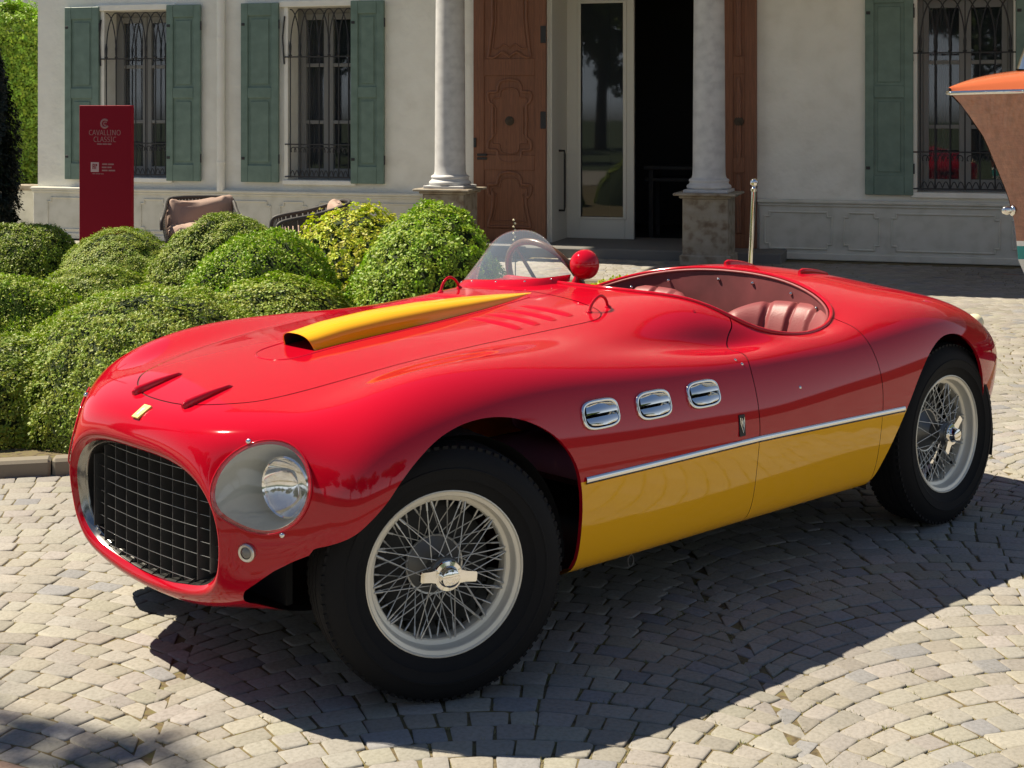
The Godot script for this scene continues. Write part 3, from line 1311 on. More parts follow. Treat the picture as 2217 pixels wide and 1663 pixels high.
func hinge(car: Node3D, called: String, a: Vector2, b: Vector2) -> void:
	# blade that stands on the skin: blunt in front, thin behind
	var rows := []
	for i in 12:
		var t := i / 11.0
		var e := on_body(lerpf(a.x, b.x, t), lerpf(a.y, b.y, t), 1)
		var hw := lerp_table(t, [0, .06, .5, .93, 1], [.006, .0115, .010, .005, .002])
		var hh := lerp_table(t, [0, .06, .5, .93, 1], [.014, .021, .017, .010, .001])
		var r := []
		for k in 11:
			var u := PI * k / 10.0
			r.append(e[0] + Vector3(0, -0.002, 0) + e[1] * hh * pow(sin(u), 0.6) + Vector3(0, 0, -hw * cos(u)))
		rows.append(r)
	var m := MB.new()
	m.grid(rows)
	for i in range(1, 10):
		m.ftri(rows[0][0], rows[0][i], rows[0][i + 1], Vector3(-1, 0, 0))
	put(called, m, M.red_paint, car)


func _screen(car: Node3D) -> void:
	# aero screen ahead of the driver: bent perspex on a red foot with rivets
	var base := smooth_line([Vector2(1.165, -.530), Vector2(1.075, -.49), Vector2(1.015, -.41), Vector2(.99, -.29), Vector2(1.005, -.17), Vector2(1.06, -.08), Vector2(1.165, -.03)], 5)
	var foot := []
	var rows := []
	var tops := []
	var m := base.size()
	for i in m:
		var t := i / float(m - 1)
		var e := on_body(base[i].x, base[i].y, 1)
		var bend := sin(PI * t)
		var hgt := 0.255 * pow(bend, 0.85) + 0.008
		var lean := Vector3(0.62, 0.78, 0.0)
		lean = (Vector3(0.50 + 0.24 * bend, 0.68, (-0.28 - base[i].y) * 0.4)).normalized()
		foot.append([e[0] + Vector3(-0.012, -0.002, 0), e[0] + lean * 0.016 + Vector3(-0.010, 0.0, 0), e[0] + lean * 0.030 + Vector3(-0.0045, 0, 0), e[0] + lean * 0.031, e[0] + lean * 0.002 + Vector3(0.006, 0, 0)])
		var r := []
		for k in 9:
			var u := k / 8.0
			r.append(e[0] + lean * (0.005 + hgt * u) + Vector3(0, 0, -0.012 * u * u * (base[i].y + 0.28)))
		rows.append(r)
		tops.append(r[8])
	var g := MB.new()
	g.grid(rows)
	var ws := put("windscreen", g, M.perspex, car)
	var f := MB.new()
	f.grid(foot)
	put("windscreen_foot", f, M.red_paint, ws)
	var ed := MB.new()
	ed.tube(tops, 0.0026, 6)
	put("windscreen_edge", ed, M.glass, ws)
	for i in [4, 9, 13, 18, 23, 27]:
		var e := on_body(base[i].x, base[i].y, 1)
		rivet(ws, "rivet", [foot[i][1].lerp(foot[i][2], 0.4), Vector3(-0.8, 0.55, 0).normalized()], 0.0042, M.chrome)
	# round red mirror housing on a stalk beside the screen
	var e := on_body(1.165, 0.005, 1)
	var c := Vector3(1.19, 0.975, 0.025)
	var mb := MB.new()
	var tr := Transform3D(Basis(Vector3(0, 0, 1), PI * 0.5), c)
	mb.lathe([Vector2(0.0, 0.0505), Vector2(0.014, 0.0485), Vector2(0.027, 0.043), Vector2(0.038, 0.034), Vector2(0.046, 0.021), Vector2(0.0505, 0.006), Vector2(0.0505, -0.012), Vector2(0.047, -0.022), Vector2(0.044, -0.024)], tr, 32, 60)
	var mi := put("mirror", mb, M.red_paint, car)
	var st := MB.new()
	st.tube([e[0] + Vector3(0, -0.005, 0), e[0] + Vector3(0.004, 0.02, 0.004), c - Vector3(0, 0.040, 0)], [0.016, 0.0105, 0.013], 12)
	put("mirror_stalk", st, M.red_paint, mi)
	var gl := MB.new()
	gl.lathe([Vector2(0.044, -0.0235), Vector2(0.0, -0.0235)], tr, 32)
	put("mirror_glass", gl, M.chrome, mi)


func _car_side(car: Node3D) -> void:
	# bright strip along the flank
	for s in [1, -1]:
		var rows := []
		for i in 61:
			var x := lerpf(0.437, 2.012, i / 60.0)
			var e := on_body(x, stripe_y(x) + 0.002, 2)
			var q: Vector3 = e[0]
			var nn: Vector3 = e[1]
			var dn := Vector3(0, 1, 0) - nn * nn.y
			var r := []
			for pr in [[-.0105, -.001], [-.0095, .004], [-.004, .0062], [0, .0066], [.004, .0062], [.0095, .004], [.0105, -.001]]:
				var o: Vector3 = q + dn * pr[0] + nn * pr[1]
				if s < 0:
					o.z = -o.z
				r.append(o)
			rows.append(r)
		var b := MB.new()
		b.grid(rows, s < 0)
		put("side_strip", b, M.chrome, car)
	# three chromed side outlets
	for i in 3:
		side_vent(car, Vector2([0.509, 0.728, 0.951][i], [0.667, 0.663, 0.664][i]))
	# coachbuilder's plate with a small crest
	var e := on_body(1.108, 0.552, 2)
	var nn: Vector3 = e[1]
	var up := (Vector3.UP - nn * nn.y).normalized()
	var tr := Transform3D(Basis(up.cross(nn), up, nn), e[0])
	var pl := MB.new()
	pl.slab(PackedVector2Array([Vector2(-.014, -.032), Vector2(.014, -.032), Vector2(.014, .032), Vector2(-.014, .032)]), tr, 0.003, 0.0008)
	var plate := put("door_plate", pl, M.black, car)
	var cr := MB.new()
	cr.tube([tr * Vector3(-.009, .024, .004), tr * Vector3(-.0085, .006, .004), tr * Vector3(0, -.022, .004), tr * Vector3(.0085, .006, .004), tr * Vector3(.009, .024, .004)], 0.0016, 6)
	cr.tube([tr * Vector3(-.0035, .015, .004), tr * Vector3(0, -.004, .004), tr * Vector3(.0035, .015, .004)], 0.0013, 6)
	cr.tube([tr * Vector3(0, .022, .004), tr * Vector3(0, .0, .004)], 0.0011, 6)
	put("plate_crest", cr, M.chrome, plate)
	# door stay studs
	for q in [Vector2(1.165, .735), Vector2(1.18, .722)]:
		rivet(car, "stud", on_body(q.x, q.y, 2), 0.005, M.chrome)
	rivet(car, "door_lock", on_body(1.42, .625, 2), 0.006, M.chrome)
	# tail lamps on the rear wings
	for s in [1, -1]:
		var t := on_body(2.84, 0.545, 1)
		var q: Vector3 = t[0]
		var n2: Vector3 = t[1]
		if s < 0:
			q.z = -q.z
			n2.z = -n2.z
		var lb := MB.new()
		var axis := (n2 + Vector3(1.2, 0, 0.15 * s)).normalized()
		lb.lathe([Vector2(0, 0.030), Vector2(0.014, 0.028), Vector2(0.026, 0.020), Vector2(0.033, 0.006), Vector2(0.036, -0.02)], Transform3D(Basis(Quaternion(Vector3.UP, axis)), q), 20, 60)
		put("tail_lamp", lb, M.cream, car)


func side_vent(car: Node3D, c: Vector2) -> void:
	var e := on_body(c.x, c.y, 2)
	var nn: Vector3 = e[1]
	var up := (Vector3.UP - nn * nn.y).normalized()
	var ax := up.cross(nn)
	var P := func(u: float, v: float, o: float) -> Vector3:
		return e[0] + ax * u + up * v + nn * o
	# rounded oblong outline
	var shape := func(t: float, hw: float, hh: float) -> Vector2:
		var a := TAU * t
		var k := 3.4
		return Vector2(hw * signf(cos(a)) * pow(absf(cos(a)), 2.0 / k), hh * signf(sin(a)) * pow(absf(sin(a)), 2.0 / k))
	var rows := []
	for pr in [[.0735, .0415, -.004], [.0735, .0415, .004], [.071, .039, .0068], [.0665, .0345, .007], [.064, .032, .005], [.0625, .0305, -.001], [.062, .030, -.006]]:
		var r := []
		for i in 48:
			var q: Vector2 = shape.call(i / 48.0, pr[0], pr[1])
			r.append(P.call(q.x, q.y, pr[2]))
		rows.append(r)
	var b := MB.new()
	b.grid(rows, true, true)
	var vent := put("side_outlet", b, M.chrome, car)
	var bk := MB.new()
	var br := []
	for kk in [1.0, 0.02]:
		var r := []
		for i in 48:
			var q: Vector2 = shape.call(i / 48.0, .0625 * kk, .0305 * kk)
			r.append(P.call(q.x, q.y, 0.0012))
		br.append(r)
	bk.grid(br, true, true)
	put("outlet_back", bk, M.black, vent)
	# two rolled louvre blades fill the outlet
	for part in [[.030, .002], [.002, -.030]]:
		var rws := []
		for k in 9:
			var t := k / 8.0
			var v := lerpf(part[0], part[1], t)
			var half := 0.0615 * pow(1.0 - pow(absf(v) / 0.0306, 3.4), 1.0 / 3.4)
			var r := []
			for m in 11:
				var u := lerpf(-half, half, m / 10.0)
				r.append(P.call(u, v, 0.0015 + 0.009 * sin(t * PI * 0.62) - 0.0025 * (1.0 - t) + 0.004 * sin(PI * m / 10.0)))
			rws.append(r)
		var bl := MB.new()
		bl.grid(rws)
		put("outlet_blade", bl, M.chrome, vent)


func _cockpit(car: Node3D) -> void:
	var rim := []
	var nor := []
	for q in COCKPIT:
		var e := on_body(q.x, q.y, 1)
		rim.append(e[0])
		nor.append(e[1])
	var m := rim.size()
	# padded edge: a red roll, then a pale piping inside it
	var b := MB.new()
	var r2 := []
	for i in m:
		r2.append(rim[i] + nor[i] * 0.001)
	b.tube(r2, 0.0075, 8, true)
	put("cockpit_edge", b, M.red_paint, car)
	var ctr := Vector3(1.6, 0.78, 0)
	var pip := []
	for i in m:
		var inw: Vector3 = (ctr - rim[i])
		inw.y = 0
		inw = inw.normalized()
		pip.append(rim[i] + inw * 0.013 - Vector3(0, 0.006, 0))
	b = MB.new()
	b.tube(pip, 0.0052, 8, true)
	put("cockpit_piping", b, M.leather, car)
	# trimmed walls and floor
	var rows := []
	for pr in [[0.012, 0.006], [0.016, 0.10], [0.02, 0.25], [0.03, 0.5]]:
		var r := []
		for i in m:
			var inw: Vector3 = (ctr - rim[i])
			inw.y = 0
			inw = inw.normalized()
			var q: Vector3 = rim[i] + inw * pr[0]
			q.y = maxf(rim[i].y - pr[1], 0.27)
			r.append(q)
		rows.append(r)
	b = MB.new()
	b.grid(rows, false, true)
	var tub := put("cockpit_lining", b, M.vinyl, car)
	b = MB.new()
	b.box(Vector3(1.58, 0.26, 0), Vector3(0.98, 0.02, 1.2))
	put("floor", b, M.carpet, car)
	# snap fasteners along the back wall
	for z in [-0.46, -0.30, -0.08, 0.11, 0.30, 0.46]:
		var best := 0
		for i in m:
			if rim[i].x > 1.7 and absf(rim[i].z - z) < absf(rim[best].z - z) or rim[best].x <= 1.7:
				best = i
		var inw: Vector3 = (ctr - rim[best])
		inw.y = 0
		inw = inw.normalized()
		rivet(tub, "snap_fastener", [rim[best] + inw * 0.018 - Vector3(0, 0.040, 0), inw], 0.007, M.chrome)
	seat(car, 0.335)
	seat(car, -0.335)
	# steering wheel
	var sw := Transform3D(Basis(Vector3(0, 0, 1), deg_to_rad(-62)), Vector3(1.335, 0.865, -0.30))
	var pts := []
	for i in 40:
		var a := TAU * i / 40
		pts.append(sw * Vector3(0.185 * cos(a), 0, 0.185 * sin(a)))
	b = MB.new()
	b.tube(pts, 0.0125, 10, true)
	var wheel := put("steering_wheel", b, M.wood_rim, car)
	for i in 20:
		var a := TAU * (i + 0.5) / 20
		rivet(wheel, "rim_rivet", [sw * Vector3(0.187 * cos(a), 0.0115, 0.187 * sin(a)), sw.basis.y], 0.0035, M.chrome)
	for k in 3:
		var a := TAU * k / 3 + 0.5 * PI
		b = MB.new()
		b.tube([sw * Vector3(0.02 * cos(a), -0.03, 0.02 * sin(a)), sw * Vector3(0.18 * cos(a), 0, 0.18 * sin(a))], 0.011, 8, false, true, 0.35, sw.basis.y)
		put("wheel_spoke", b, M.steel_dark, wheel)
	b = MB.new()
	b.lathe([Vector2(0, -0.015), Vector2(0.03, -0.02), Vector2(0.035, -0.05), Vector2(0.02, -0.06), Vector2(0.018, -0.4)], sw, 16)
	put("steering_column", b, M.black, wheel)
	# dashboard under the cowl
	b = MB.new()
	b.box(Vector3(1.2, 0.79, 0), Vector3(0.02, 0.15, 1.0), Basis(), 0.006)
	put("dashboard", b, M.red_paint, car)


func seat(car: Node3D, zc: float) -> void:
	# wrap-round back with upright pleats: outer shell and stitched rolls
	var s := MB.new()
	var path := []   # plan curve of the back, from one wing to the other
	for i in 121:
		var u := lerpf(-1.0, 1.0, i / 120.0)
		path.append(Vector3(1.850 - 0.16 * pow(absf(u), 3.2), 0, zc + 0.20 * u))
	var rows := []
	var sec_ := [[0.0, .36], [0.004, .50], [0.008, .62], [0.012, .70], [0.018, .755], [0.032, .790], [0.054, .808], [0.076, .804], [0.092, .782], [0.098, .74], [0.100, .6]]
	for i in 121:
		var u := lerpf(-1.0, 1.0, i / 120.0)
		var r := []
		var tn: Vector3 = (path[mini(i + 1, 120)] - path[maxi(i - 1, 0)]).normalized()
		var back := Vector3(tn.z, 0, -tn.x)
		if back.x < 0:
			back = -back
		var low := 0.10 * pow(absf(u), 4.0)
		var pleat := -0.013 * pow(absf(sin((u + 1.0) * 2.3 * PI + PI * 0.2)), 18.0) if absf(u) < 0.86 else 0.0
		for q in sec_:
			var k: float = clampf((q[1] - 0.5) / 0.3, 0, 1)
			r.append(path[i] + back * (q[0] - pleat) + Vector3(0.06 * k * k, q[1] - low * k + pleat * 0.7, 0))
		rows.append(r)
	s.grid(rows, true)
	for e in [0, 120]:
		for q in range(1, 10):
			s.ftri(rows[e][0], rows[e][q], rows[e][q + 1], Vector3(0, 0, -1 if e == 0 else 1))
	var back := put("seat", s, M.leather, car)
	var cu := MB.new()
	cu.box(Vector3(1.62, 0.40, zc), Vector3(0.40, 0.16, 0.40), Basis(), 0.05)
	put("seat_cushion", cu, M.leather, back)
	for w in [-0.22, 0.22]:
		var pt := []
		for q in sec_:
			var r: Array = rows[0 if w < 0 else 120]
			pt.append(r[sec_.find(q)])
		var pb := MB.new()
		pb.tube(pt, 0.008, 8)
		put("seat_piping", pb, M.vinyl, back)


func _wheels(car: Node3D) -> void:
	for q in [["front", 0.0, 1], ["rear", 2.40, 1], ["front", 0.0, -1], ["rear", 2.40, -1]]:
		wheel(car, q[1], q[2], q[0] == "front")


func wheel(car: Node3D, x: float, s: int, front: bool) -> void:
	var w := Node3D.new()
	w.name = numbered("wheel", car)
	car.add_child(w, true)
	var steer := deg_to_rad(-21.35) if front else 0.0
	var bs := Basis(Vector3.UP, steer) * (Basis() if s > 0 else Basis(Vector3.UP, PI))
	w.transform = Transform3D(bs, Vector3(x + (0.058 if front and s < 0 else 0.0), TYRE_R - 0.001, (0.68 if s > 0 or not front else 0.63) * s))
	var tr := Transform3D(Basis(Vector3(1, 0, 0), PI * 0.5), Vector3.ZERO)   # lathe axis y -> +z outwards
	var ty := MB.new()
	var prof := [Vector2(.200, -.004), Vector2(.212, .004), Vector2(.226, .010), Vector2(.240, .0175), Vector2(.242, .0205), Vector2(.246, .0207), Vector2(.248, .0212), Vector2(.266, .0248), Vector2(.268, .0270), Vector2(.271, .0270), Vector2(.273, .0246), Vector2(.288, .021), Vector2(.304, .012), Vector2(.3145, .002), Vector2(.3165, .000), Vector2(.322, -.006), Vector2(.3255, -.02), Vector2(.3265, -.038), Vector2(.3235, -.0385), Vector2(.3235, -.044), Vector2(.3268, -.0445), Vector2(.327, -.066), Vector2(.324, -.0665), Vector2(.324, -.072), Vector2(.327, -.0725), Vector2(.3265, -.098), Vector2(.3235, -.0985), Vector2(.3235, -.104), Vector2(.3265, -.1045), Vector2(.325, -.124), Vector2(.320, -.136), Vector2(.302, -.152), Vector2(.268, -.165), Vector2(.226, -.150), Vector2(.205, -.138)]
	ty.lathe(prof, tr, 72, 30)
	put("tyre", ty, M.rubber, w)
	# tread blocks that show on the shoulder
	var tb := MB.new()
	for i in 84:
		var a := TAU * i / 84
		for side in [[-.003, .318], [-.134, .319]]:
			var e := Vector3(cos(a), sin(a), 0)
			tb.box(e * (side[1] + 0.001) + Vector3(0, 0, side[0]), Vector3(.008, .014, .010), Basis(e, Vector3(-e.y, e.x, 0), Vector3(0, 0, 1)))
	put("tread_blocks", tb, M.rubber, w)
	var rim := MB.new()
	rim.lathe([Vector2(.2035, -.010), Vector2(.2100, -.004), Vector2(.2118, .002), Vector2(.2112, .0055), Vector2(.2085, .0065), Vector2(.2065, .0045), Vector2(.2055, .0012), Vector2(.1962, -.002), Vector2(.1942, -.005), Vector2(.1930, -.024), Vector2(.1895, -.030), Vector2(.1795, -.034), Vector2(.1765, -.038), Vector2(.1755, -.062), Vector2(.1790, -.068), Vector2(.189, -.074), Vector2(.1915, -.110), Vector2(.206, -.116), Vector2(.2105, -.126)], tr, 72, 30)
	put("rim", rim, M.wheel_silver, w)
	var hub := MB.new()
	hub.lathe([Vector2(.030, .008), Vector2(.040, .004), Vector2(.044, -.004), Vector2(.042, -.014), Vector2(.034, -.022), Vector2(.036, -.050), Vector2(.052, -.072), Vector2(.070, -.082), Vector2(.074, -.086), Vector2(.074, -.094), Vector2(.066, -.097)], tr, 40, 30)
	put("hub", hub, M.hub_steel, w)
	var drum := MB.new()
	drum.lathe([Vector2(.0, -.098), Vector2(.10, -.100), Vector2(.140, -.104), Vector2(.150, -.108), Vector2(.156, -.112), Vector2(.150, -.116), Vector2(.156, -.120), Vector2(.150, -.124), Vector2(.156, -.128), Vector2(.150, -.132), Vector2(.150, -.160), Vector2(0, -.165)], tr, 48, 20)
	put("brake_drum", drum, M.drum_iron, w)
	var hr := MB.new()
	hr.lathe([Vector2(.0735, -.0845), Vector2(.0775, -.0835), Vector2(.0785, -.088), Vector2(.0745, -.0945), Vector2(.0705, -.0915), Vector2(.0725, -.0855), Vector2(.0735, -.0845)], tr, 40, 60)
	put("hub_flange", hr, M.spoke_steel, w)
	if s > 0:
		# laced wire spokes, every one its own piece
		var mk := func(r0: float, z0: float, a0: float, r1: float, z1: float, a1: float) -> MB:
			var b := MB.new()
			var p0 := Vector3(r0 * cos(a0), r0 * sin(a0), z0)
			var p1 := Vector3(r1 * cos(a1), r1 * sin(a1), z1)
			var d := (p1 - p0).normalized()
			b.tube([p0, p1 - d * 0.020], 0.0016, 6)
			b.tube([p1 - d * 0.022, p1], 0.0030, 6)
			return b
		for i in 24:
			var a := TAU * i / 24 + 0.05
			var sw := 0.62 if i % 2 == 0 else -0.62
			put("spoke", mk.call(.042, -.002 - 0.012 * (i % 2), a, .181, -.034, a + sw), M.spoke_steel, w)
		for i in 48:
			var a := TAU * i / 48
			var sw := 0.40 if i % 2 == 0 else -0.40
			var inner := i % 4 < 2
			put("spoke", mk.call(.072, -.086 - .005 * (i % 2), a, .177, -.046 - 0.012 * (i % 2), a + sw), M.spoke_steel, w)
		# two-eared knock-off nut
		var nut := MB.new()
		nut.lathe([Vector2(0, .050), Vector2(.016, .0495), Vector2(.0225, .047), Vector2(.024, .043), Vector2(.0255, .030), Vector2(.0275, .027), Vector2(.0370, .0255), Vector2(.0390, .023), Vector2(.0390, .016), Vector2(.034, .006), Vector2(.030, .0)], tr, 40, 32)
		var spin := put("hub_nut", nut, M.chrome, w)
		for ear in [-0.10, PI - 0.06]:
			var eb := MB.new()
			eb.slab(PackedVector2Array([Vector2(.030, -.017), Vector2(.048, -.0135), Vector2(.074, -.0125), Vector2(.0765, -.009), Vector2(.0765, .009), Vector2(.074, .0125), Vector2(.048, .0135), Vector2(.030, .017)]), Transform3D(Basis(Vector3(0, 0, 1), ear + (0.30 * PI if not front else 0.0)) * Basis(Vector3(0, 1, 0), -0.10), Vector3(0, 0, .0145)), 0.0085, 0.002)
			put("nut_ear", eb, M.chrome, spin)
		var vh := MB.new()
		vh.lathe([Vector2(0, .002), Vector2(.007, .002), Vector2(.0075, 0)], Transform3D(Basis(Vector3(0, 0, 1), PI * 0.5 - 0.85), Vector3(.1758 * cos(-0.85), .1758 * sin(-0.85), -.047)), 12)
		put("valve_hole", vh, M.black, w)


func _underside(car: Node3D) -> void:
	# dark wheel wells and belly
	for x in [0.0, 2.40]:
		for s in [1, -1]:
			var rows := []
			for i in 25:
				var a := lerpf(-0.2 if x > 1 else 0.0, PI * (0.70 if x < 1 else 1.05), i / 24.0)
				var q := Vector3(x + (0.02 if x < 1 else -0.06) + 0.43 * (cos(a) if x > 1 else cos(a)), 0.315 + 0.40 * sin(a), 0)
				rows.append([q + Vector3(0, 0, 0.33 * s), q + Vector3(0, -0.03, 0.45 * s), q + Vector3(0, -0.05, 0.66 * s)])
			var b := MB.new()
			b.grid(rows)
			var c := Vector3(x, 0.315, 0.33 * s)
			for i in 24:
				b.ftri(c, rows[i][0], rows[i + 1][0], Vector3(0, 0, s))
			put("wheel_well", b, M.liner, car)
			var ax := MB.new()
			ax.tube([Vector3(x, 0.30, 0.25 * s), Vector3(x, TYRE_R, 0.56 * s)], 0.03, 10)
			ax.tube([Vector3(x - 0.12, 0.24, 0.26 * s), Vector3(x + 0.03, 0.22, 0.50 * s), Vector3(x + 0.2, 0.24, 0.26 * s)], 0.014, 8)
			put("suspension_arm", ax, M.steel_dark, car)
	# small tow ring under the sill
	var b := MB.new()
	var pts := []
	for i in 20:
		pts.append(Vector3(0.72 + 0.012 * cos(TAU * i / 20), 0.205 + 0.016 * sin(TAU * i / 20), 0.66))
	b.tube(pts, 0.0018, 6, true)
	put("tow_ring", b, M.steel_dark, car)


# ================================================================ paving: setts laid in segmental arcs
const ARC_HALF := 0.78
const ARC_R := 0.98
const SETT := 0.087
const PAVE_TURN := 4.0
const PAVE_X := -0.62      # a valley between two fans runs through here


func _ground() -> void:
	var g := MB.new()
	g.quad(Vector3(-150, -0.022, 150), Vector3(150, -0.022, 150), Vector3(150, -0.022, -150), Vector3(-150, -0.022, -150), Vector3.UP)
	setting("ground", g, M.lawn)
	var fcb := MB.new()
	fcb.quad(Vector3(-13, -0.016, 1.5), Vector3(7.5, -0.016, 1.5), Vector3(7.5, -0.016, -19), Vector3(-13, -0.016, -19), Vector3.UP)
	setting("forecourt", fcb, M.forecourt)
	var jb := MB.new()
	jb.quad(Vector3(-1.5, -0.0065, -2.0), Vector3(1.5, -0.0065, -2.0), Vector3(6.4, -0.0065, -15.6), Vector3(-6.4, -0.0065, -15.6), Vector3.UP)
	setting("joint_sand", jb, M.joint_soil)
	var r := RandomNumberGenerator.new()
	r.seed = 21
	var near := []
	var far := MB.new()
	far.colored = true
	var turn := Basis(Vector3.UP, deg_to_rad(PAVE_TURN))
	var tone := FastNoiseLite.new()
	tone.seed = 4
	tone.frequency = 0.35
	var paving := Node3D.new()
	paving.name = "paving"
	add_child(paving)
	paving.set_meta("kind", "structure")
	var list := []
	var seam := func(l: int, k: int) -> float: return 0.024 * (1.0 if (k + l) % 2 == 0 else -1.0) + 0.010 * sin(k * 7.3 + l * 3.1)
	for lane in range(-4, 6):
		var s0 := PAVE_X + (2 * lane + 1) * ARC_HALF
		for k in range(-10, 205):
			var t0 := 1.2 + k * SETT           # distance of the arc's chord from the camera side
			var bowmax := asin(ARC_HALF / ARC_R)
			var wide := r.randf_range(0.082, 0.104)
			var m := int(round(2.0 * bowmax * ARC_R / wide))
			var cuts := []
			var a0 := -asin((ARC_HALF - seam.call(lane, k)) / ARC_R)
			var a1 := asin((ARC_HALF + seam.call(lane + 1, k)) / ARC_R)
			for i in m + 1:
				cuts.append(lerpf(a0, a1, (i + (r.randf_range(-0.18, 0.18) if i > 0 and i < m else 0.0)) / m))
			for i in m:
				var q := []
				for e in [[cuts[i], 0], [cuts[i + 1], 0], [cuts[i + 1], 1], [cuts[i], 1]]:
					var a: float = e[0]
					var rad := ARC_R + (SETT * cos(a) if e[1] else 0.0)
					var x := clampf(rad * sin(a), -ARC_HALF + seam.call(lane, k), ARC_HALF + seam.call(lane + 1, k))
					var dd := t0 - ARC_R * cos(bowmax) + (sqrt(maxf(ARC_R * ARC_R - x * x, 0)) + (SETT if e[1] else 0.0))
					q.append(turn * Vector3(s0 + x, 0, -dd))
				var c: Vector3 = (q[0] + q[1] + q[2] + q[3]) * 0.25
				var d := -c.z
				if d < 2.3 or d > 15.2 or absf(c.x) > 0.36 * d + 0.5:
					continue
				var fs := (c - FO).dot(FS)
				var fn := (c - FO).dot(FN)
				if fn < 0.3 or in_bed(c):
					continue
				list.append([q, c])
	# which ones show largest: nearest ones inside the picture that the car leaves in view
	var carb := Basis(Vector3.UP, deg_to_rad(-CAR_TURN))
	for e in list:
		var c: Vector3 = e[1]
		var d := -c.z
		var u := c.x / d * 3260.0
		var v := 237.4 + 1.5 / d * 3260.0
		var lc := carb * (c - CAR_AT)
		var hid := lc.x > -0.30 and lc.x < 2.9 and absf(lc.z) < 0.62
		e.append(1e6 if absf(u) > 1120 or v > 1680 or hid else d)
	list.sort_custom(func(a, b): return a[2] < b[2])
	var made := 0
	for e in list:
		var tint: float = 0.30 * (1.0 + 0.26 * tone.get_noise_2d(e[1].x, e[1].z) + r.randf_range(-0.12, 0.12))
		var col := Color(tint * 1.03, tint * r.randf_range(0.96, 1.0), tint * r.randf_range(0.83, 0.92))
		var odd := r.randf()
		if odd < 0.004:
			col = Color(tint * 1.12, tint * 0.78, tint * 0.62)
		elif odd < 0.08:
			col = Color(tint * 0.86, tint * 0.86, tint * 0.88)
		if made < 300:
			var b := MB.new()
			b.colored = true
			b.col = col
			sett(b, e[0], r, true)
			put("sett", b, M.sett_stone, paving)
			made += 1
		else:
			far.col = col
			sett(far, e[0], r, e[1].z > -8.0)
	var fo := put("setts_beyond", far, M.sett_stone, paving)
	fo.set_meta("kind", "stuff")
	# dry grass and moss in the joints
	var tuft := MB.new()
	for i in 7:
		var a := i * 2.4
		var w := Vector3(cos(a + 1.57), 0, sin(a + 1.57)) * 0.0012
		var o := Vector3(cos(a), 0, sin(a)) * 0.004
		var h := 0.003 + 0.003 * (i % 3)
		tuft.ftri(o - w, o + w, o * 2.6 + Vector3(0, h, 0))
	var mm := MultiMesh.new()
	mm.transform_format = MultiMesh.TRANSFORM_3D
	mm.use_colors = true
	mm.mesh = tuft.commit()
	var spots := []
	for e in list:
		if e[1].z < -9.0:
			continue
		var dens := clampf(0.25 + 1.1 * tone.get_noise_2d(e[1].x * 0.8 + 40, e[1].z * 0.8) + 0.28 * e[1].x, 0.02, 1.3)
		for k in 4:
			if r.randf() < dens * 0.55:
				var a: Vector3 = e[0][k]
				var b: Vector3 = e[0][(k + 1) % 4]
				for z in r.randi_range(2, 6):
					spots.append(a.lerp(b, r.randf()) + Vector3(r.randf_range(-.004, .004), -0.008, r.randf_range(-.004, .004)))
	mm.instance_count = spots.size()
	for i in spots.size():
		mm.set_instance_transform(i, Transform3D(Basis(Vector3.UP, r.randf() * TAU).scaled(Vector3.ONE * r.randf_range(0.6, 1.4)), spots[i]))
		var y := r.randf()
		mm.set_instance_color(i, Color(lerpf(0.10, 0.30, y), lerpf(0.13, 0.25, y), lerpf(0.03, 0.11, y)))
	var mi := MultiMeshInstance3D.new()
	mi.multimesh = mm
	mi.material_override = M.leaf_dry
	mi.name = "joint_grass"
	add_child(mi)
	tag(mi, "dry grass and moss growing in the joints of the stone setts", "grass")
	mi.set_meta("kind", "stuff")


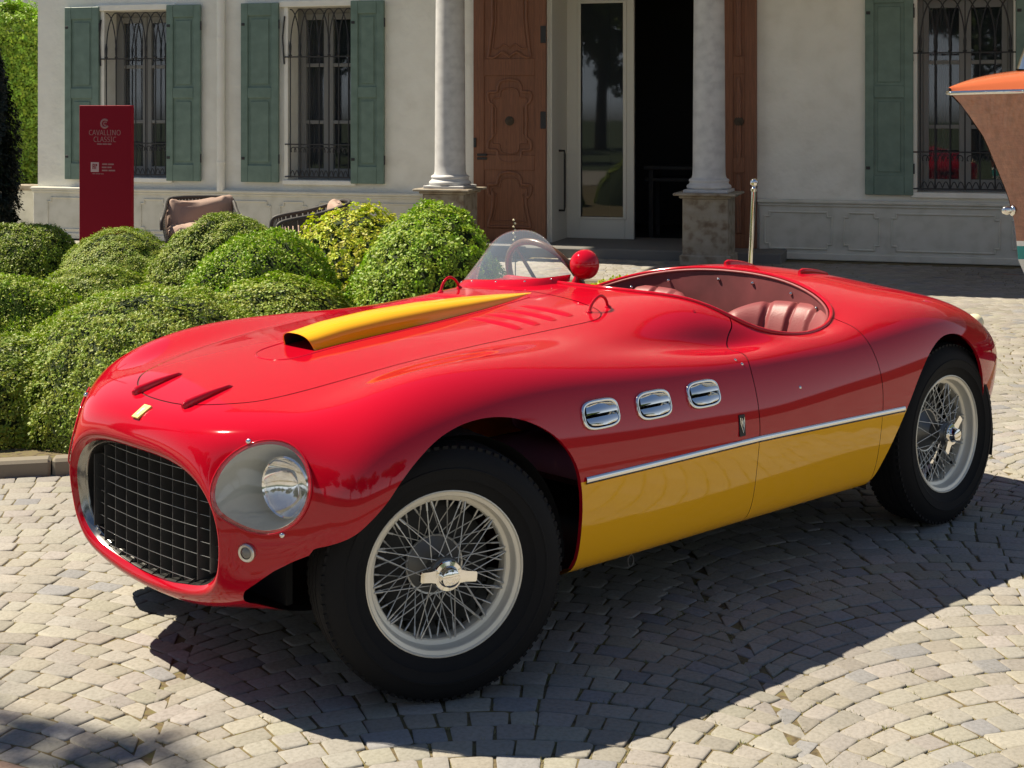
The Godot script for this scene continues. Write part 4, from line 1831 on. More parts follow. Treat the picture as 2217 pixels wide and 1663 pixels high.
func sett(b: MB, q: Array, r: RandomNumberGenerator, fine: bool) -> void:
	var c: Vector3 = (q[0] + q[1] + q[2] + q[3]) * 0.25
	var hgt := r.randf_range(-0.0035, 0.001)
	var tx := r.randf_range(-0.022, 0.022)
	var tz := r.randf_range(-0.022, 0.022)
	# outline pulled in for the joint, corners knocked off
	var o := []
	var gap := r.randf_range(0.0016, 0.0040)
	for i in 4:
		var a: Vector3 = q[i]
		var p: Vector3 = q[(i + 3) % 4]
		var n: Vector3 = q[(i + 1) % 4]
		var la := maxf(a.distance_to(p), 0.012)
		var lb := maxf(a.distance_to(n), 0.012)
		var e: Vector3 = a + (p - a) / la * gap + (n - a) / lb * gap
		if fine:
			var k := r.randf_range(0.03, 0.09)
			o.append(e.lerp(p, k) + Vector3(r.randf_range(-.003, .003), 0, r.randf_range(-.003, .003)))
			o.append(e.lerp(n, k) + Vector3(r.randf_range(-.003, .003), 0, r.randf_range(-.003, .003)))
			# pull the new corner points inside the joint again
			o[-2] = o[-2].lerp(c, 0.02)
			o[-1] = o[-1].lerp(c, 0.02)
		else:
			o.append(e)
	var m := o.size()
	var H := func(p: Vector3, drop: float) -> Vector3:
		return Vector3(p.x, hgt - drop + tx * (p.x - c.x) + tz * (p.z - c.z), p.z)
	var rings := []
	var sets := [[1.0, 0.02], [1.0, 0.0036], [0.965, 0.0006], [0.72, -0.0002]] if fine else [[1.0, 0.016], [0.95, 0.001]]
	for st in sets:
		var ring := []
		for p in o:
			ring.append(H.call(c.lerp(p, st[0]), st[1]))
		rings.append(ring)
	var base := b.p.size()
	for k in rings.size():
		for i in m:
			var out: Vector3 = (rings[k][i] - c)
			out.y = 0
			out = out.normalized()
			var up: float = [0.0, 0.9, 5.0, 25.0][k] if fine else [0.6, 6.0][k]
			b.v(rings[k][i], (out + Vector3(-tx * up, up, -tz * up)).normalized())
	var top := b.v(H.call(c, -0.001), Vector3(-tx, 1, -tz).normalized())
	for k in rings.size() - 1:
		for i in m:
			var a := base + k * m + i
			var d := base + k * m + (i + 1) % m
			b.tri(a, d, d + m)
			b.tri(a, d + m, a + m)
	for i in m:
		b.tri(base + (rings.size() - 1) * m + i, base + (rings.size() - 1) * m + (i + 1) % m, top)


# ground taken by the planting bed, seen from above
func bed_outline() -> PackedVector2Array:
	var o := PackedVector2Array()
	for q in smooth_line([Vector2(-5.2, -5.6), Vector2(-3.0, -6.0), Vector2(-1.9, -6.22), Vector2(-1.2, -6.45), Vector2(-0.55, -7.0), Vector2(0.15, -8.0), Vector2(0.75, -9.2), Vector2(1.35, -10.6), Vector2(1.75, -11.7), Vector2(1.5, -12.3), Vector2(0.2, -12.9), Vector2(-2.0, -13.2), Vector2(-6.5, -12.9), Vector2(-7.5, -9.0)], 4, true):
		o.append(q)
	return o


var bed := PackedVector2Array()


func in_bed(c: Vector3) -> bool:
	if bed.is_empty():
		bed = bed_outline()
	return Geometry2D.is_point_in_polygon(Vector2(c.x, c.z), bed)


# ================================================================ planting
func leaf_tuft(n: int, size: float, seed_: int) -> ArrayMesh:
	var r := RandomNumberGenerator.new()
	r.seed = seed_
	var b := MB.new()
	b.colored = true
	for i in n:
		var d := Vector3(r.randf_range(-1, 1), r.randf_range(-0.1, 0.40), r.randf_range(-1, 1)).normalized()
		var at := Vector3(r.randf_range(-1, 1), r.randf_range(-0.35, 0.35), r.randf_range(-1, 1)) * size * 0.9
		var side := d.cross(Vector3(r.randfn(0, 0.35), 1, r.randfn(0, 0.35))).normalized()
		var l := size * r.randf_range(0.75, 1.2)
		var w := l * 0.33
		var nn := side.cross(d).normalized()
		if nn.y < 0:
			nn = -nn
		b.col = Color(1, 1, 1) * r.randf_range(0.7, 1.15)
		b.col.a = 1
		var p0 := at
		var p1 := at + d * l * 0.5 + side * w - nn * w * 0.15
		var p2 := at + d * l
		var p3 := at + d * l * 0.5 - side * w - nn * w * 0.15
		var i0 := b.v(p0, nn)
		b.v(p1, (nn + side * 0.3).normalized())
		b.v(p2, nn)
		b.v(p3, (nn - side * 0.3).normalized())
		b.tri(i0, i0 + 1, i0 + 2)
		b.tri(i0, i0 + 2, i0 + 3)
	return b.commit()


func foliage(called: String, parent: Node3D, pts: Array, nors: Array, size: float, m: Material, seed_: int, leaves := 6, lo := 0.75, hi := 1.3) -> MultiMeshInstance3D:
	var r := RandomNumberGenerator.new()
	r.seed = seed_
	var mm := MultiMesh.new()
	mm.transform_format = MultiMesh.TRANSFORM_3D
	mm.use_colors = true
	mm.mesh = leaf_tuft(leaves, size, seed_)
	mm.instance_count = pts.size()
	for i in pts.size():
		var q := Quaternion(Vector3.UP, nors[i]) * Quaternion(Vector3.UP, r.randf() * TAU)
		mm.set_instance_transform(i, Transform3D(Basis(q).scaled(Vector3.ONE * r.randf_range(0.75, 1.3)), pts[i]))
		var k := r.randf_range(lo, hi)
		mm.set_instance_color(i, Color(k * r.randf_range(0.85, 1.2), k, k * r.randf_range(0.7, 1.2)))
	var mi := MultiMeshInstance3D.new()
	mi.multimesh = mm
	mi.material_override = m
	mi.name = numbered(called, parent)
	parent.add_child(mi, true)
	mi.set_meta("kind", "stuff")
	return mi


# clipped mound: centre on the ground, radii, height
func mound(label: String, x: float, d: float, rx: float, rz: float, h: float, m: Material, seed_: int, leaf := 0.0145, rough := 0.07, dens := 1.0, wild := 0.0) -> void:
	var o := thing("clipped_shrub", label, "shrub", Vector3(x, 0, -d), 0.0, "clipped shrubs in the bed before the house")
	var r := RandomNumberGenerator.new()
	r.seed = seed_
	var f := FastNoiseLite.new()
	f.seed = seed_
	f.frequency = 1.1
	f.fractal_octaves = 3
	var pts := []
	var nors := []
	var shape := func(dir: Vector3, k: float) -> Vector3:
		var full := pow(maxf(1.0 - dir.y * dir.y, 0.0001), -0.05)
		var p := Vector3(dir.x * rx * full, dir.y * h, dir.z * rz * full) * Vector3(0.96, 1, 0.96)
		# squarer shoulders than an ellipse
		var sw := 1.0 + rough * 2.2 * f.get_noise_3d(p.x, p.y, p.z) + rough * 0.8 * f.get_noise_3d(p.x * 5.0, p.y * 5.0, p.z * 5.0)
		return p * sw * k
	var area := TAU * pow((pow(rx * h, 1.6) + pow(rz * h, 1.6) + pow(rx * rz, 1.6)) / 3.0, 1.0 / 1.6)
	var n := int(area / (leaf * leaf) * 0.95 * dens)
	for i in n:
		var u := r.randf() * TAU
		var y := r.randf_range(-0.04, 1.0)
		var dir := Vector3(cos(u) * sqrt(1 - y * y), y, sin(u) * sqrt(1 - y * y))
		var p: Vector3 = shape.call(dir, 1.0 - absf(r.randfn(0.0, 0.014)) + (r.randf() * wild if r.randf() < 0.3 else 0.0))
		var nn := Vector3(dir.x / rx, dir.y / h, dir.z / rz).normalized()
		nn = (nn + Vector3(r.randfn(0, 0.22), r.randfn(0.12, 0.22), r.randfn(0, 0.22))).normalized()
		if p.z < -rz * 0.55:
			continue
		pts.append(p)
		nors.append(nn)
	foliage("foliage", o, pts, nors, leaf, m, seed_)
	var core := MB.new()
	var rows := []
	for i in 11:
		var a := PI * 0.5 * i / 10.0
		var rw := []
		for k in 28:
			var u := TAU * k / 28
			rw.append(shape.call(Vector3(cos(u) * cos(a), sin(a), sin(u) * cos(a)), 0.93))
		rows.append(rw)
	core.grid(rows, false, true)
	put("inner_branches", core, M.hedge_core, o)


func _hedges() -> void:
	# bed: soil and a low stone kerb
	var soil := MB.new()
	bed = bed_outline()
	var idx := Geometry2D.triangulate_polygon(bed)
	for k in range(0, idx.size(), 3):
		soil.ftri(Vector3(bed[idx[k]].x, 0.05, bed[idx[k]].y), Vector3(bed[idx[k + 1]].x, 0.05, bed[idx[k + 1]].y), Vector3(bed[idx[k + 2]].x, 0.05, bed[idx[k + 2]].y), Vector3.UP)
	setting("bed_soil", soil, M.joint_soil)
	var m := bed.size()
	var kerb := Node3D.new()
	kerb.name = "bed_kerb"
	add_child(kerb)
	kerb.set_meta("kind", "structure")
	var line := []
	for i in m:
		line.append(Vector3(bed[i].x, 0, bed[i].y))
	var acc := 0.0
	for i in m:
		var a: Vector3 = line[i]
		var b: Vector3 = line[(i + 1) % m]
		var n := maxi(1, int(round(a.distance_to(b) / 0.5)))
		for k in n:
			var p := a.lerp(b, (k + 0.5) / n)
			var l := a.distance_to(b) / n - 0.006
			var kb := MB.new()
			kb.box(Vector3(0, 0.0, 0), Vector3(l, 0.13, 0.09), Basis(), 0.012)
			var o := put("kerb_stone", kb, M.kerb_stone, kerb, p)
			o.rotation.y = -atan2(b.z - a.z, b.x - a.x)
	var G: Material = M.leaf_olive
	var B: Material = M.leaf_bright
	# from the picture: top of each mound, its middle and its distance
	mound("small round clipped shrub in the back row, beside the dark conifer", -3.75, 11.6, 0.54, 0.52, 0.60, G, 101)
	mound("low flat clipped shrub in front of the red sign", -2.95, 11.3, 0.60, 0.52, 0.57, G, 102)
	mound("broad clipped shrub in front of the chair that faces the forecourt", -1.98, 10.4, 0.64, 0.52, 0.76, G, 103)
	mound("fluffy golden green shrub in front of the chair that stands turned away", -1.15, 10.9, 0.62, 0.5, 0.80, M.leaf_gold, 104, 0.030, 0.09, 0.8, 0.10)
	mound("largest bright green clipped shrub, in front of the open wooden door", -0.52, 9.2, 0.57, 0.60, 0.885, B, 105, 0.021, 0.07, 0.95, 0.03)
	mound("bright green domed shrub in the middle of the bed", -1.50, 8.95, 0.56, 0.56, 0.74, B, 106, 0.020, 0.06, 0.95, 0.02)
	mound("round clipped shrub in the second row, left of the bright green dome", -2.46, 8.85, 0.53, 0.48, 0.60, G, 107)
	mound("clipped shrub cut by the left edge of the picture, behind the kerb shrubs", -2.85, 8.35, 0.60, 0.55, 0.58, G, 108)
	mound("wide low clipped shrub close behind the car's bonnet", -1.22, 7.55, 0.62, 0.46, 0.655, G, 109)
	mound("long sloping clipped shrub at the kerb beside the car's nose", -1.60, 6.95, 0.76, 0.70, 0.66, G, 110)
	mound("small clipped shrub at the kerb in the left corner of the bed", -2.38, 6.95, 0.50, 0.62, 0.46, G, 111)
	mound("low trailing shrub behind the driver's windscreen", 0.55, 10.2, 0.70, 0.8, 0.20, M.leaf_gold, 112, 0.026, 0.09, 0.8, 0.06)
	mound("low bright shrub at the bed's end behind the round red mirror", 0.98, 10.9, 0.62, 0.7, 0.24, M.leaf_gold, 113, 0.026, 0.09, 0.8, 0.06)
	mound("low green shrub under the largest bright green dome", 0.05, 8.8, 0.45, 0.55, 0.30, B, 114, 0.026, 0.08, 0.9, 0.04)
	mound("clipped shrub hidden behind the front kerb row at the far left", -3.9, 9.9, 0.5, 0.5, 0.56, G, 115)
	# upright dark conifer at the left edge of the picture
	var o := thing("dark_conifer", "dark upright conifer at the left edge of the picture before the sunlit hedge", "conifer", Vector3(-4.28, 0, -12.0))
	var tr := MB.new()
	tr.tube([Vector3(0, 0, 0), Vector3(0.02, 1.2, 0), Vector3(0, 3.4, 0)], [0.07, 0.05, 0.015], 8)
	put("trunk", tr, M.bark, o)
	var r := RandomNumberGenerator.new()
	r.seed = 77
	var pts := []
	var nors := []
	for i in 9000:
		var y := r.randf_range(0.05, 2.15)
		var rad := lerp_table(y, [0, .3, .9, 1.4, 1.9, 2.1, 2.15], [.20, .24, .34, .30, .20, .09, .02])
		var u := r.randf() * TAU
		rad *= (1.0 + 0.14 * sin(u * 5.0 + y * 7.0)) * sqrt(r.randf_range(0.5, 1.0))
		pts.append(Vector3(rad * cos(u), y, rad * sin(u)))
		nors.append(Vector3(cos(u), r.randf_range(0.2, 1.2), sin(u)).normalized())
	foliage("crown", o, pts, nors, 0.035, M.leaf_dark, 78)
	# tall sunlit hedge that closes the garden on the left
	var hd := thing("tall_hedge", "tall sunlit hedge left of the house corner", "hedge", Vector3(-7.6, 0, -20.0))
	pts = []
	nors = []
	for i in 26000:
		var x := r.randf_range(-3.0, 2.4)
		var y := r.randf_range(0.4, 2.75)
		var top := 2.62 + 0.16 * sin(x * 2.3) + 0.10 * sin(x * 7.1)
		var front := r.randf() < 0.72
		var p: Vector3
		var nn: Vector3
		if front:
			p = Vector3(x, minf(y, top), 0.45 + 0.10 * sin(x * 3.1 + y * 2.0) + r.randfn(0, 0.04))
			nn = Vector3(r.randfn(0, .4), r.randf_range(-0.1, 0.7), 1).normalized()
		else:
			p = Vector3(x, top + absf(r.randfn(0, 0.05)), r.randf_range(-0.4, 0.45))
			nn = Vector3(r.randfn(0, .4), 1, r.randfn(0, .4)).normalized()
		pts.append(p)
		nors.append(nn)
	foliage("foliage", hd, pts, nors, 0.040, M.leaf_hedge, 79)
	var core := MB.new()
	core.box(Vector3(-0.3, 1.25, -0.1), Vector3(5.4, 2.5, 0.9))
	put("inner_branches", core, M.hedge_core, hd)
	# dried flower stalk that sticks up between shrub and windscreen
	var st := thing("flower_stalk", "thin dry flower stalk standing up behind the windscreen", "plant", Vector3(0.02, 0.0, -9.0))
	var sb := MB.new()
	sb.tube([Vector3(-.0, 0.2, 0), Vector3(0.0, 0.6, 0), Vector3(-0.01, 0.84, 0)], 0.004, 6)
	put("stem", sb, M.bark, st)
	for i in 7:
		var fb := MB.new()
		fb.lathe([Vector2(0, .008), Vector2(.006, .004), Vector2(.007, -.003), Vector2(0, -.008)], Transform3D(Basis(), Vector3(-0.01 + 0.008 * (i % 2), 0.72 + 0.02 * i, 0)), 8, 80)
		put("seed_head", fb, M.cream, st)


func _surroundings() -> void:
	# low wall and pale house beyond the garden at the far left
	var w := thing("garden_wall", "low pale garden wall under the sunlit hedge at the far left", "wall", Vector3(-7.4, 0, -18.9))
	var b := MB.new()
	b.box(Vector3(0, 0.25, 0), Vector3(5.0, 0.5, 0.25), Basis(), 0.01)
	put("wall_face", b, M.plinth_plaster, w)
	b = MB.new()
	b.box(Vector3(0, 0.53, 0), Vector3(5.0, 0.06, 0.32), Basis(), 0.01)
	put("coping", b, M.pedestal_stone, w)
	var h := thing("neighbour_house", "pale neighbouring house beyond the hedge at the far left", "house", Vector3(-12.0, 0, -34.0))
	b = MB.new()
	b.box(Vector3(0, 3.5, 0), Vector3(12, 7.0, 6))
	put("wall", b, M.plaster, h)
	b = MB.new()
	b.box(Vector3(0, 7.2, 0), Vector3(12.8, 0.4, 6.8), Basis(), 0.05)
	put("roof", b, M.pedestal_stone, h)
	# trees round the forecourt, seen in the paint and chrome
	var spots := [[-13.0, 14.0, 9.0, 3.6], [-6.0, 20.0, 9.0, 3.8], [1.0, 22.0, 8.5, 3.8], [8.0, 20.0, 9.0, 3.8], [15.0, 12.0, 9.0, 3.6], [-19.0, 2.0, 9.0, 3.6], [20.0, 0.0, 9.0, 3.4], [-20.0, 19.0, 9.0, 4.0], [-26.0, 11.0, 9.5, 4.0]]
	var names := ["left behind the camera, nearest the car's nose", "behind the camera on the left", "straight behind the camera", "behind the camera on the right", "right of the forecourt, behind the boat", "left of the forecourt", "far right of the forecourt", "farthest left behind the camera", "at the far left edge of the forecourt"]
	# high branch that reaches over the forecourt from the left and dapples the paving
	var ot := thing("overhanging_tree", "tall tree left of the picture whose branch dapples the near paving", "tree", Vector3(-9.6, 0, -6.6))
	var tb := MB.new()
	tb.tube([Vector3(0, 0, 0), Vector3(0.1, 4, 0), Vector3(0.4, 8.4, 0.2), Vector3(0.3, 10.5, 0.2)], [0.30, 0.22, 0.13, 0.04], 10)
	tb.tube([Vector3(0.2, 6.0, 0.1), Vector3(1.6, 7.2, 0.5), Vector3(3.2, 8.0, 1.0)], [0.11, 0.07, 0.02], 8)
	put("trunk", tb, M.bark, ot)
	var rr := RandomNumberGenerator.new()
	rr.seed = 404
	var op := []
	var on_ := []
	for c in [[3.05, 8.0, 1.05, .19], [3.30, 8.05, 1.13, .17], [2.8, 7.9, 1.0, .20], [2.5, 7.7, 0.95, .21], [2.55, 8.1, 1.55, .18], [0.4, 8.8, 0.2, 1.3], [-0.6, 9.6, -0.6, 1.5], [-0.8, 8.2, 0.8, 1.3], [0.0, 10.4, 0.2, 1.2]]:
		for k in int(26 if c[3] < 0.5 else 220):
			var d := Vector3(rr.randfn(0, 1), rr.randfn(0, 0.8), rr.randfn(0, 1)).normalized()
			op.append(Vector3(c[0], c[1], c[2]) + d * c[3] * sqrt(rr.randf()))
			on_.append((d + Vector3(0, 0.6, 0)).normalized())
	foliage("crown", ot, op, on_, 0.07, M.leaf_tree, 405, 6)
	for i in spots.size():
		garden_tree(spots[i], "broad leafy garden tree " + names[i], 300 + i)


func garden_tree(q: Array, label: String, seed_: int) -> void:
	var o := thing("garden_tree", label, "tree", Vector3(q[0], 0, q[1]), 0.0, "trees round the forecourt")
	var r := RandomNumberGenerator.new()
	r.seed = seed_
	var t := MB.new()
	var h: float = q[2]
	t.tube([Vector3(0, -0.1, 0), Vector3(0.1, h * 0.3, 0), Vector3(0, h * 0.7, 0.1)], [0.26, 0.18, 0.08], 10)
	for k in 6:
		var a := TAU * k / 6 + 0.4
		t.tube([Vector3(0.05, h * (0.28 + 0.05 * k), 0), Vector3(cos(a) * q[3] * 0.7, h * (0.45 + 0.07 * k), sin(a) * q[3] * 0.7)], [0.09, 0.02], 6)
	put("trunk", t, M.bark, o)
	var pts := []
	var nors := []
	for c in 26:
		var cc := Vector3(r.randfn(0, 0.42), r.randfn(0, 0.34), r.randfn(0, 0.42)).limit_length(1.0)
		var ctr := Vector3(cc.x * q[3], h * 0.66 + cc.y * h * 0.34, cc.z * q[3])
		for k in 150:
			var d := Vector3(r.randfn(0, 1), r.randfn(0, 1), r.randfn(0, 1)).normalized()
			pts.append(ctr + d * r.randf_range(0.5, 1.0) * q[3] * 0.36)
			nors.append((d + Vector3(0, 0.4, 0)).normalized())
	foliage("crown", o, pts, nors, 0.20, M.leaf_tree, seed_, 9)


# ================================================================ the house
func fbox(b: MB, s0: float, s1: float, y0: float, y1: float, n0: float, n1: float, ch := 0.0) -> void:
	b.box(fac((s0 + s1) / 2, (y0 + y1) / 2, (n0 + n1) / 2), Vector3(absf(s1 - s0), absf(y1 - y0), absf(n1 - n0)), Basis(FS, Vector3.UP, FN), ch)


func ftr(s: float, y: float, n: float) -> Transform3D:
	return Transform3D(Basis(FS, Vector3.UP, FN), fac(s, y, n))


var house: Node3D
const WIN_TOP := 2.64
const WALL_TOP := 10.5


func _building() -> void:
	house = thing("villa", "cream plastered villa with green shutters, barred windows and a columned doorway", "house", FO)
	# everything below is placed in world coordinates; the thing's base is the foot of its front wall
	# wall with window and door openings
	var holes := [[-4.93, -4.10, 0.72, WIN_TOP], [-2.60, -1.84, 0.72, WIN_TOP], [0.40, 2.24, 0.0, 3.3], [4.16, 5.06, 0.69, WIN_TOP]]
	var w := MB.new()
	var s := -5.83
	for h in holes:
		fbox(w, s, h[0], 0.0, WALL_TOP, -0.45, 0.0)
		if h[2] > 0.01:
			fbox(w, h[0], h[1], 0.0, h[2], -0.45, 0.0)
		fbox(w, h[0], h[1], h[3], WALL_TOP, -0.45, 0.0)
		s = h[1]
	fbox(w, s, 12.0, 0.0, WALL_TOP, -0.45, 0.0)
	fbox(w, -5.83, -5.38, 0.0, WALL_TOP, -9.0, -0.45)
	fbox(w, -5.38, 12.0, 0.0, WALL_TOP, -9.0, -8.6)
	hput("wall", w, M.plaster)
	w = MB.new()
	fbox(w, -6.5, 12.6, WALL_TOP, WALL_TOP + 0.25, -9.6, 0.35, 0.03)
	hput("roof", w, M.pedestal_stone)
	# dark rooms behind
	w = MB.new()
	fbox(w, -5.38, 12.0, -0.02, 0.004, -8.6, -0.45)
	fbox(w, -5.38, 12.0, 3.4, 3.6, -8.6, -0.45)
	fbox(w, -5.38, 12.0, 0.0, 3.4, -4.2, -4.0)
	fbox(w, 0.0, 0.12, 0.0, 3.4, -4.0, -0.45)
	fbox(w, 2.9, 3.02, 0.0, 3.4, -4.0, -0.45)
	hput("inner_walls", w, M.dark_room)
	# plinth with its moulded top and sunk panels
	for run in [[-5.86, -0.78], [2.62, 12.0]]:
		w = MB.new()
		fbox(w, run[0], run[1], 0.0, 0.56, 0.0, 0.050, 0.006)
		hput("plinth", w, M.plinth_plaster)
		w = MB.new()
		fbox(w, run[0] - 0.02, run[1], 0.56, 0.60, 0.0, 0.085, 0.012)
		fbox(w, run[0] - 0.01, run[1], 0.535, 0.56, 0.05, 0.068, 0.006)
		fbox(w, run[0] - 0.015, run[1], 0.0, 0.07, 0.05, 0.070, 0.008)
		hput("plinth_moulding", w, M.plinth_plaster)
	for pn in [[-5.66, -4.55], [-4.43, -4.10], [-3.98, -2.80], [-2.68, -2.36], [-2.24, -1.0], [2.68, 3.34], [3.46, 3.80], [3.92, 4.93], [5.05, 5.42], [5.54, 6.6]]:
		panel_mould(pn[0], pn[1], 0.11, 0.475)
	# drain pipe between the windows
	w = MB.new()
	w.tube([fac(-3.41, 0.58, 0.055), fac(-3.41, 6.9, 0.055)], 0.045, 12)
	for y in [0.9, 2.3]:
		w.lathe([Vector2(.046, -.02), Vector2(.050, -.018), Vector2(.050, .018), Vector2(.046, .02)], Transform3D(Basis(), fac(-3.41, y, 0.055)), 14)
	hput("drain_pipe", w, M.plaster)
	# windows
	window(-4.93, -4.10, 0.72, -5.43, -4.98, -4.10, -3.67)
	window(-2.60, -1.84, 0.72, -3.16, -2.70, -1.83, -1.44)
	window(4.16, 5.06, 0.69, 3.665, 4.125, 5.08, 5.53)
	doorway()
	# covered way over the doorway and the wall to its right, above the picture
	w = MB.new()
	fbox(w, -0.95, 9.0, 3.75, 3.95, -0.0, 2.55, 0.03)
	fbox(w, -0.95, 9.0, 3.50, 3.75, 0.62, 0.98, 0.02)
	hput("porch_roof", w, M.plaster)
	column(-0.415, "left")
	column(2.24, "right")


func hput(called: String, b: MB, m: Material, parent: Node3D = null) -> MeshInstance3D:
	# meshes are built in world coordinates: bring them back to the villa's own base
	if parent == null:
		for i in b.p.size():
			b.p[i] -= FO
		return put(called, b, m, house)
	for i in b.p.size():
		b.p[i] -= FO
	return put(called, b, m, parent)


func panel_mould(s0: float, s1: float, y0: float, y1: float) -> void:
	# moulded frame with notched corners
	var k := 0.045
	var pts := []
	for q in [[s0 + k, y0], [s1 - k, y0], [s1 - k, y0 + k], [s1, y0 + k], [s1, y1 - k], [s1 - k, y1 - k], [s1 - k, y1], [s0 + k, y1], [s0 + k, y1 - k], [s0, y1 - k], [s0, y0 + k], [s0 + k, y0 + k]]:
		pts.append(fac(q[0], q[1], 0.0505))
	var b := MB.new()
	for i in pts.size():
		var a: Vector3 = pts[i]
		var c: Vector3 = pts[(i + 1) % pts.size()]
		var d := (c - a)
		var x := d.normalized()
		b.box((a + c) / 2, Vector3(d.length() + 0.016, 0.018, 0.026), Basis(x, FN.cross(x), FN), 0.006)
	hput("plinth_panel", b, M.plinth_plaster)


func window(s0: float, s1: float, y0: float, l0: float, l1: float, r0: float, r1: float) -> void:
	var top := WIN_TOP
	# stone surround and sill
	var b := MB.new()
	fbox(b, s0 - 0.05, s0, y0, top, 0.0, 0.02, 0.004)
	fbox(b, s1, s1 + 0.02, y0, top, 0.0, 0.02, 0.004)
	fbox(b, s0 - 0.10, s1 + 0.10, top, top + 0.07, 0.0, 0.04, 0.006)
	fbox(b, s0 - 0.06, s1 + 0.06, y0 - 0.055, y0, -0.16, 0.045, 0.008)
	hput("window_surround", b, M.plaster)
	# timber frame: two casements
	var n0 := -0.24
	var mid := (s0 + s1) / 2
	b = MB.new()
	fbox(b, s0, s0 + 0.05, y0, top, n0 - 0.06, n0, 0.004)
	fbox(b, s1 - 0.05, s1, y0, top, n0 - 0.06, n0, 0.004)
	fbox(b, s0 + 0.05, s1 - 0.05, top - 0.06, top, n0 - 0.06, n0, 0.004)
	var win := hput("window", b, M.frame_grey)
	for side in [[s0 + 0.05, mid - 0.003], [mid + 0.003, s1 - 0.05]]:
		b = MB.new()
		fbox(b, side[0], side[0] + 0.055, y0 + 0.002, top - 0.06, n0 - 0.05, n0 + 0.012, 0.005)
		fbox(b, side[1] - 0.055, side[1], y0 + 0.002, top - 0.06, n0 - 0.05, n0 + 0.012, 0.005)
		for y in [[y0 + 0.002, y0 + 0.12], [y0 + 0.62, y0 + 0.66], [y0 + 1.26, y0 + 1.30], [top - 0.13, top - 0.06]]:
			fbox(b, side[0] + 0.055, side[1] - 0.055, y[0], y[1], n0 - 0.045, n0 + 0.008, 0.004)
		hput("casement", b, M.frame_grey, win)
		b = MB.new()
		fbox(b, side[0] + 0.05, side[1] - 0.05, y0 + 0.1, top - 0.1, n0 - 0.024, n0 - 0.020)
		hput("pane", b, M.window_pane, win)
	# heavy curtain drawn aside
	b = MB.new()
	var rows := []
	for i in 25:
		var s := lerpf(s0 + 0.04, s0 + 0.30, i / 24.0)
		var n := n0 - 0.16 + 0.025 * sin(i * 1.7)
		rows.append([fac(s, y0, n), fac(s, top, n)])
	b.grid(rows)
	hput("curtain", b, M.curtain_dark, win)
	grating(s0, s1, y0, top)
	# shutters folded back against the wall
	for sh in [[l0, l1], [r0, r1]]:
		shutter(sh[0], sh[1], y0 - 0.03, 2.69)


func shutter(s0: float, s1: float, y0: float, y1: float) -> void:
	var b := MB.new()
	var n0 := 0.022
	var n1 := 0.062
	var e := 0.085
	fbox(b, s0, s0 + e, y0, y1, n0, n1, 0.005)
	fbox(b, s1 - e, s1, y0, y1, n0, n1, 0.005)
	var ym := y0 + (y1 - y0) * 0.5
	for y in [[y0, y0 + 0.19], [ym - 0.06, ym + 0.06], [y1 - 0.14, y1]]:
		fbox(b, s0 + e, s1 - e, y[0], y[1], n0, n1 - 0.001, 0.005)
	var o := hput("shutter", b, M.shutter_green)
	for y in [[y0 + 0.19, ym - 0.06], [ym + 0.06, y1 - 0.14]]:
		b = MB.new()
		fbox(b, s0 + e, s1 - e, y[0], y[1], n0, n0 + 0.020)
		fbox(b, s0 + e + 0.035, s1 - e - 0.035, y[0] + 0.035, y[1] - 0.035, n0 + 0.020, n0 + 0.031, 0.008)
		hput("shutter_panel", b, M.shutter_green, o)
	for y in [y0 + 0.25, y1 - 0.25]:
		b = MB.new()
		fbox(b, s0 + 0.01, s0 + 0.05, y, y + 0.03, n1, n1 + 0.006, 0.002)
		hput("shutter_catch", b, M.iron, o)
		b = MB.new()
		b.tube([fac(s1 + 0.006, y - 0.04, n0 + 0.03), fac(s1 + 0.006, y + 0.06, n0 + 0.03)], 0.008, 8)
		hput("shutter_hinge", b, M.iron, o)


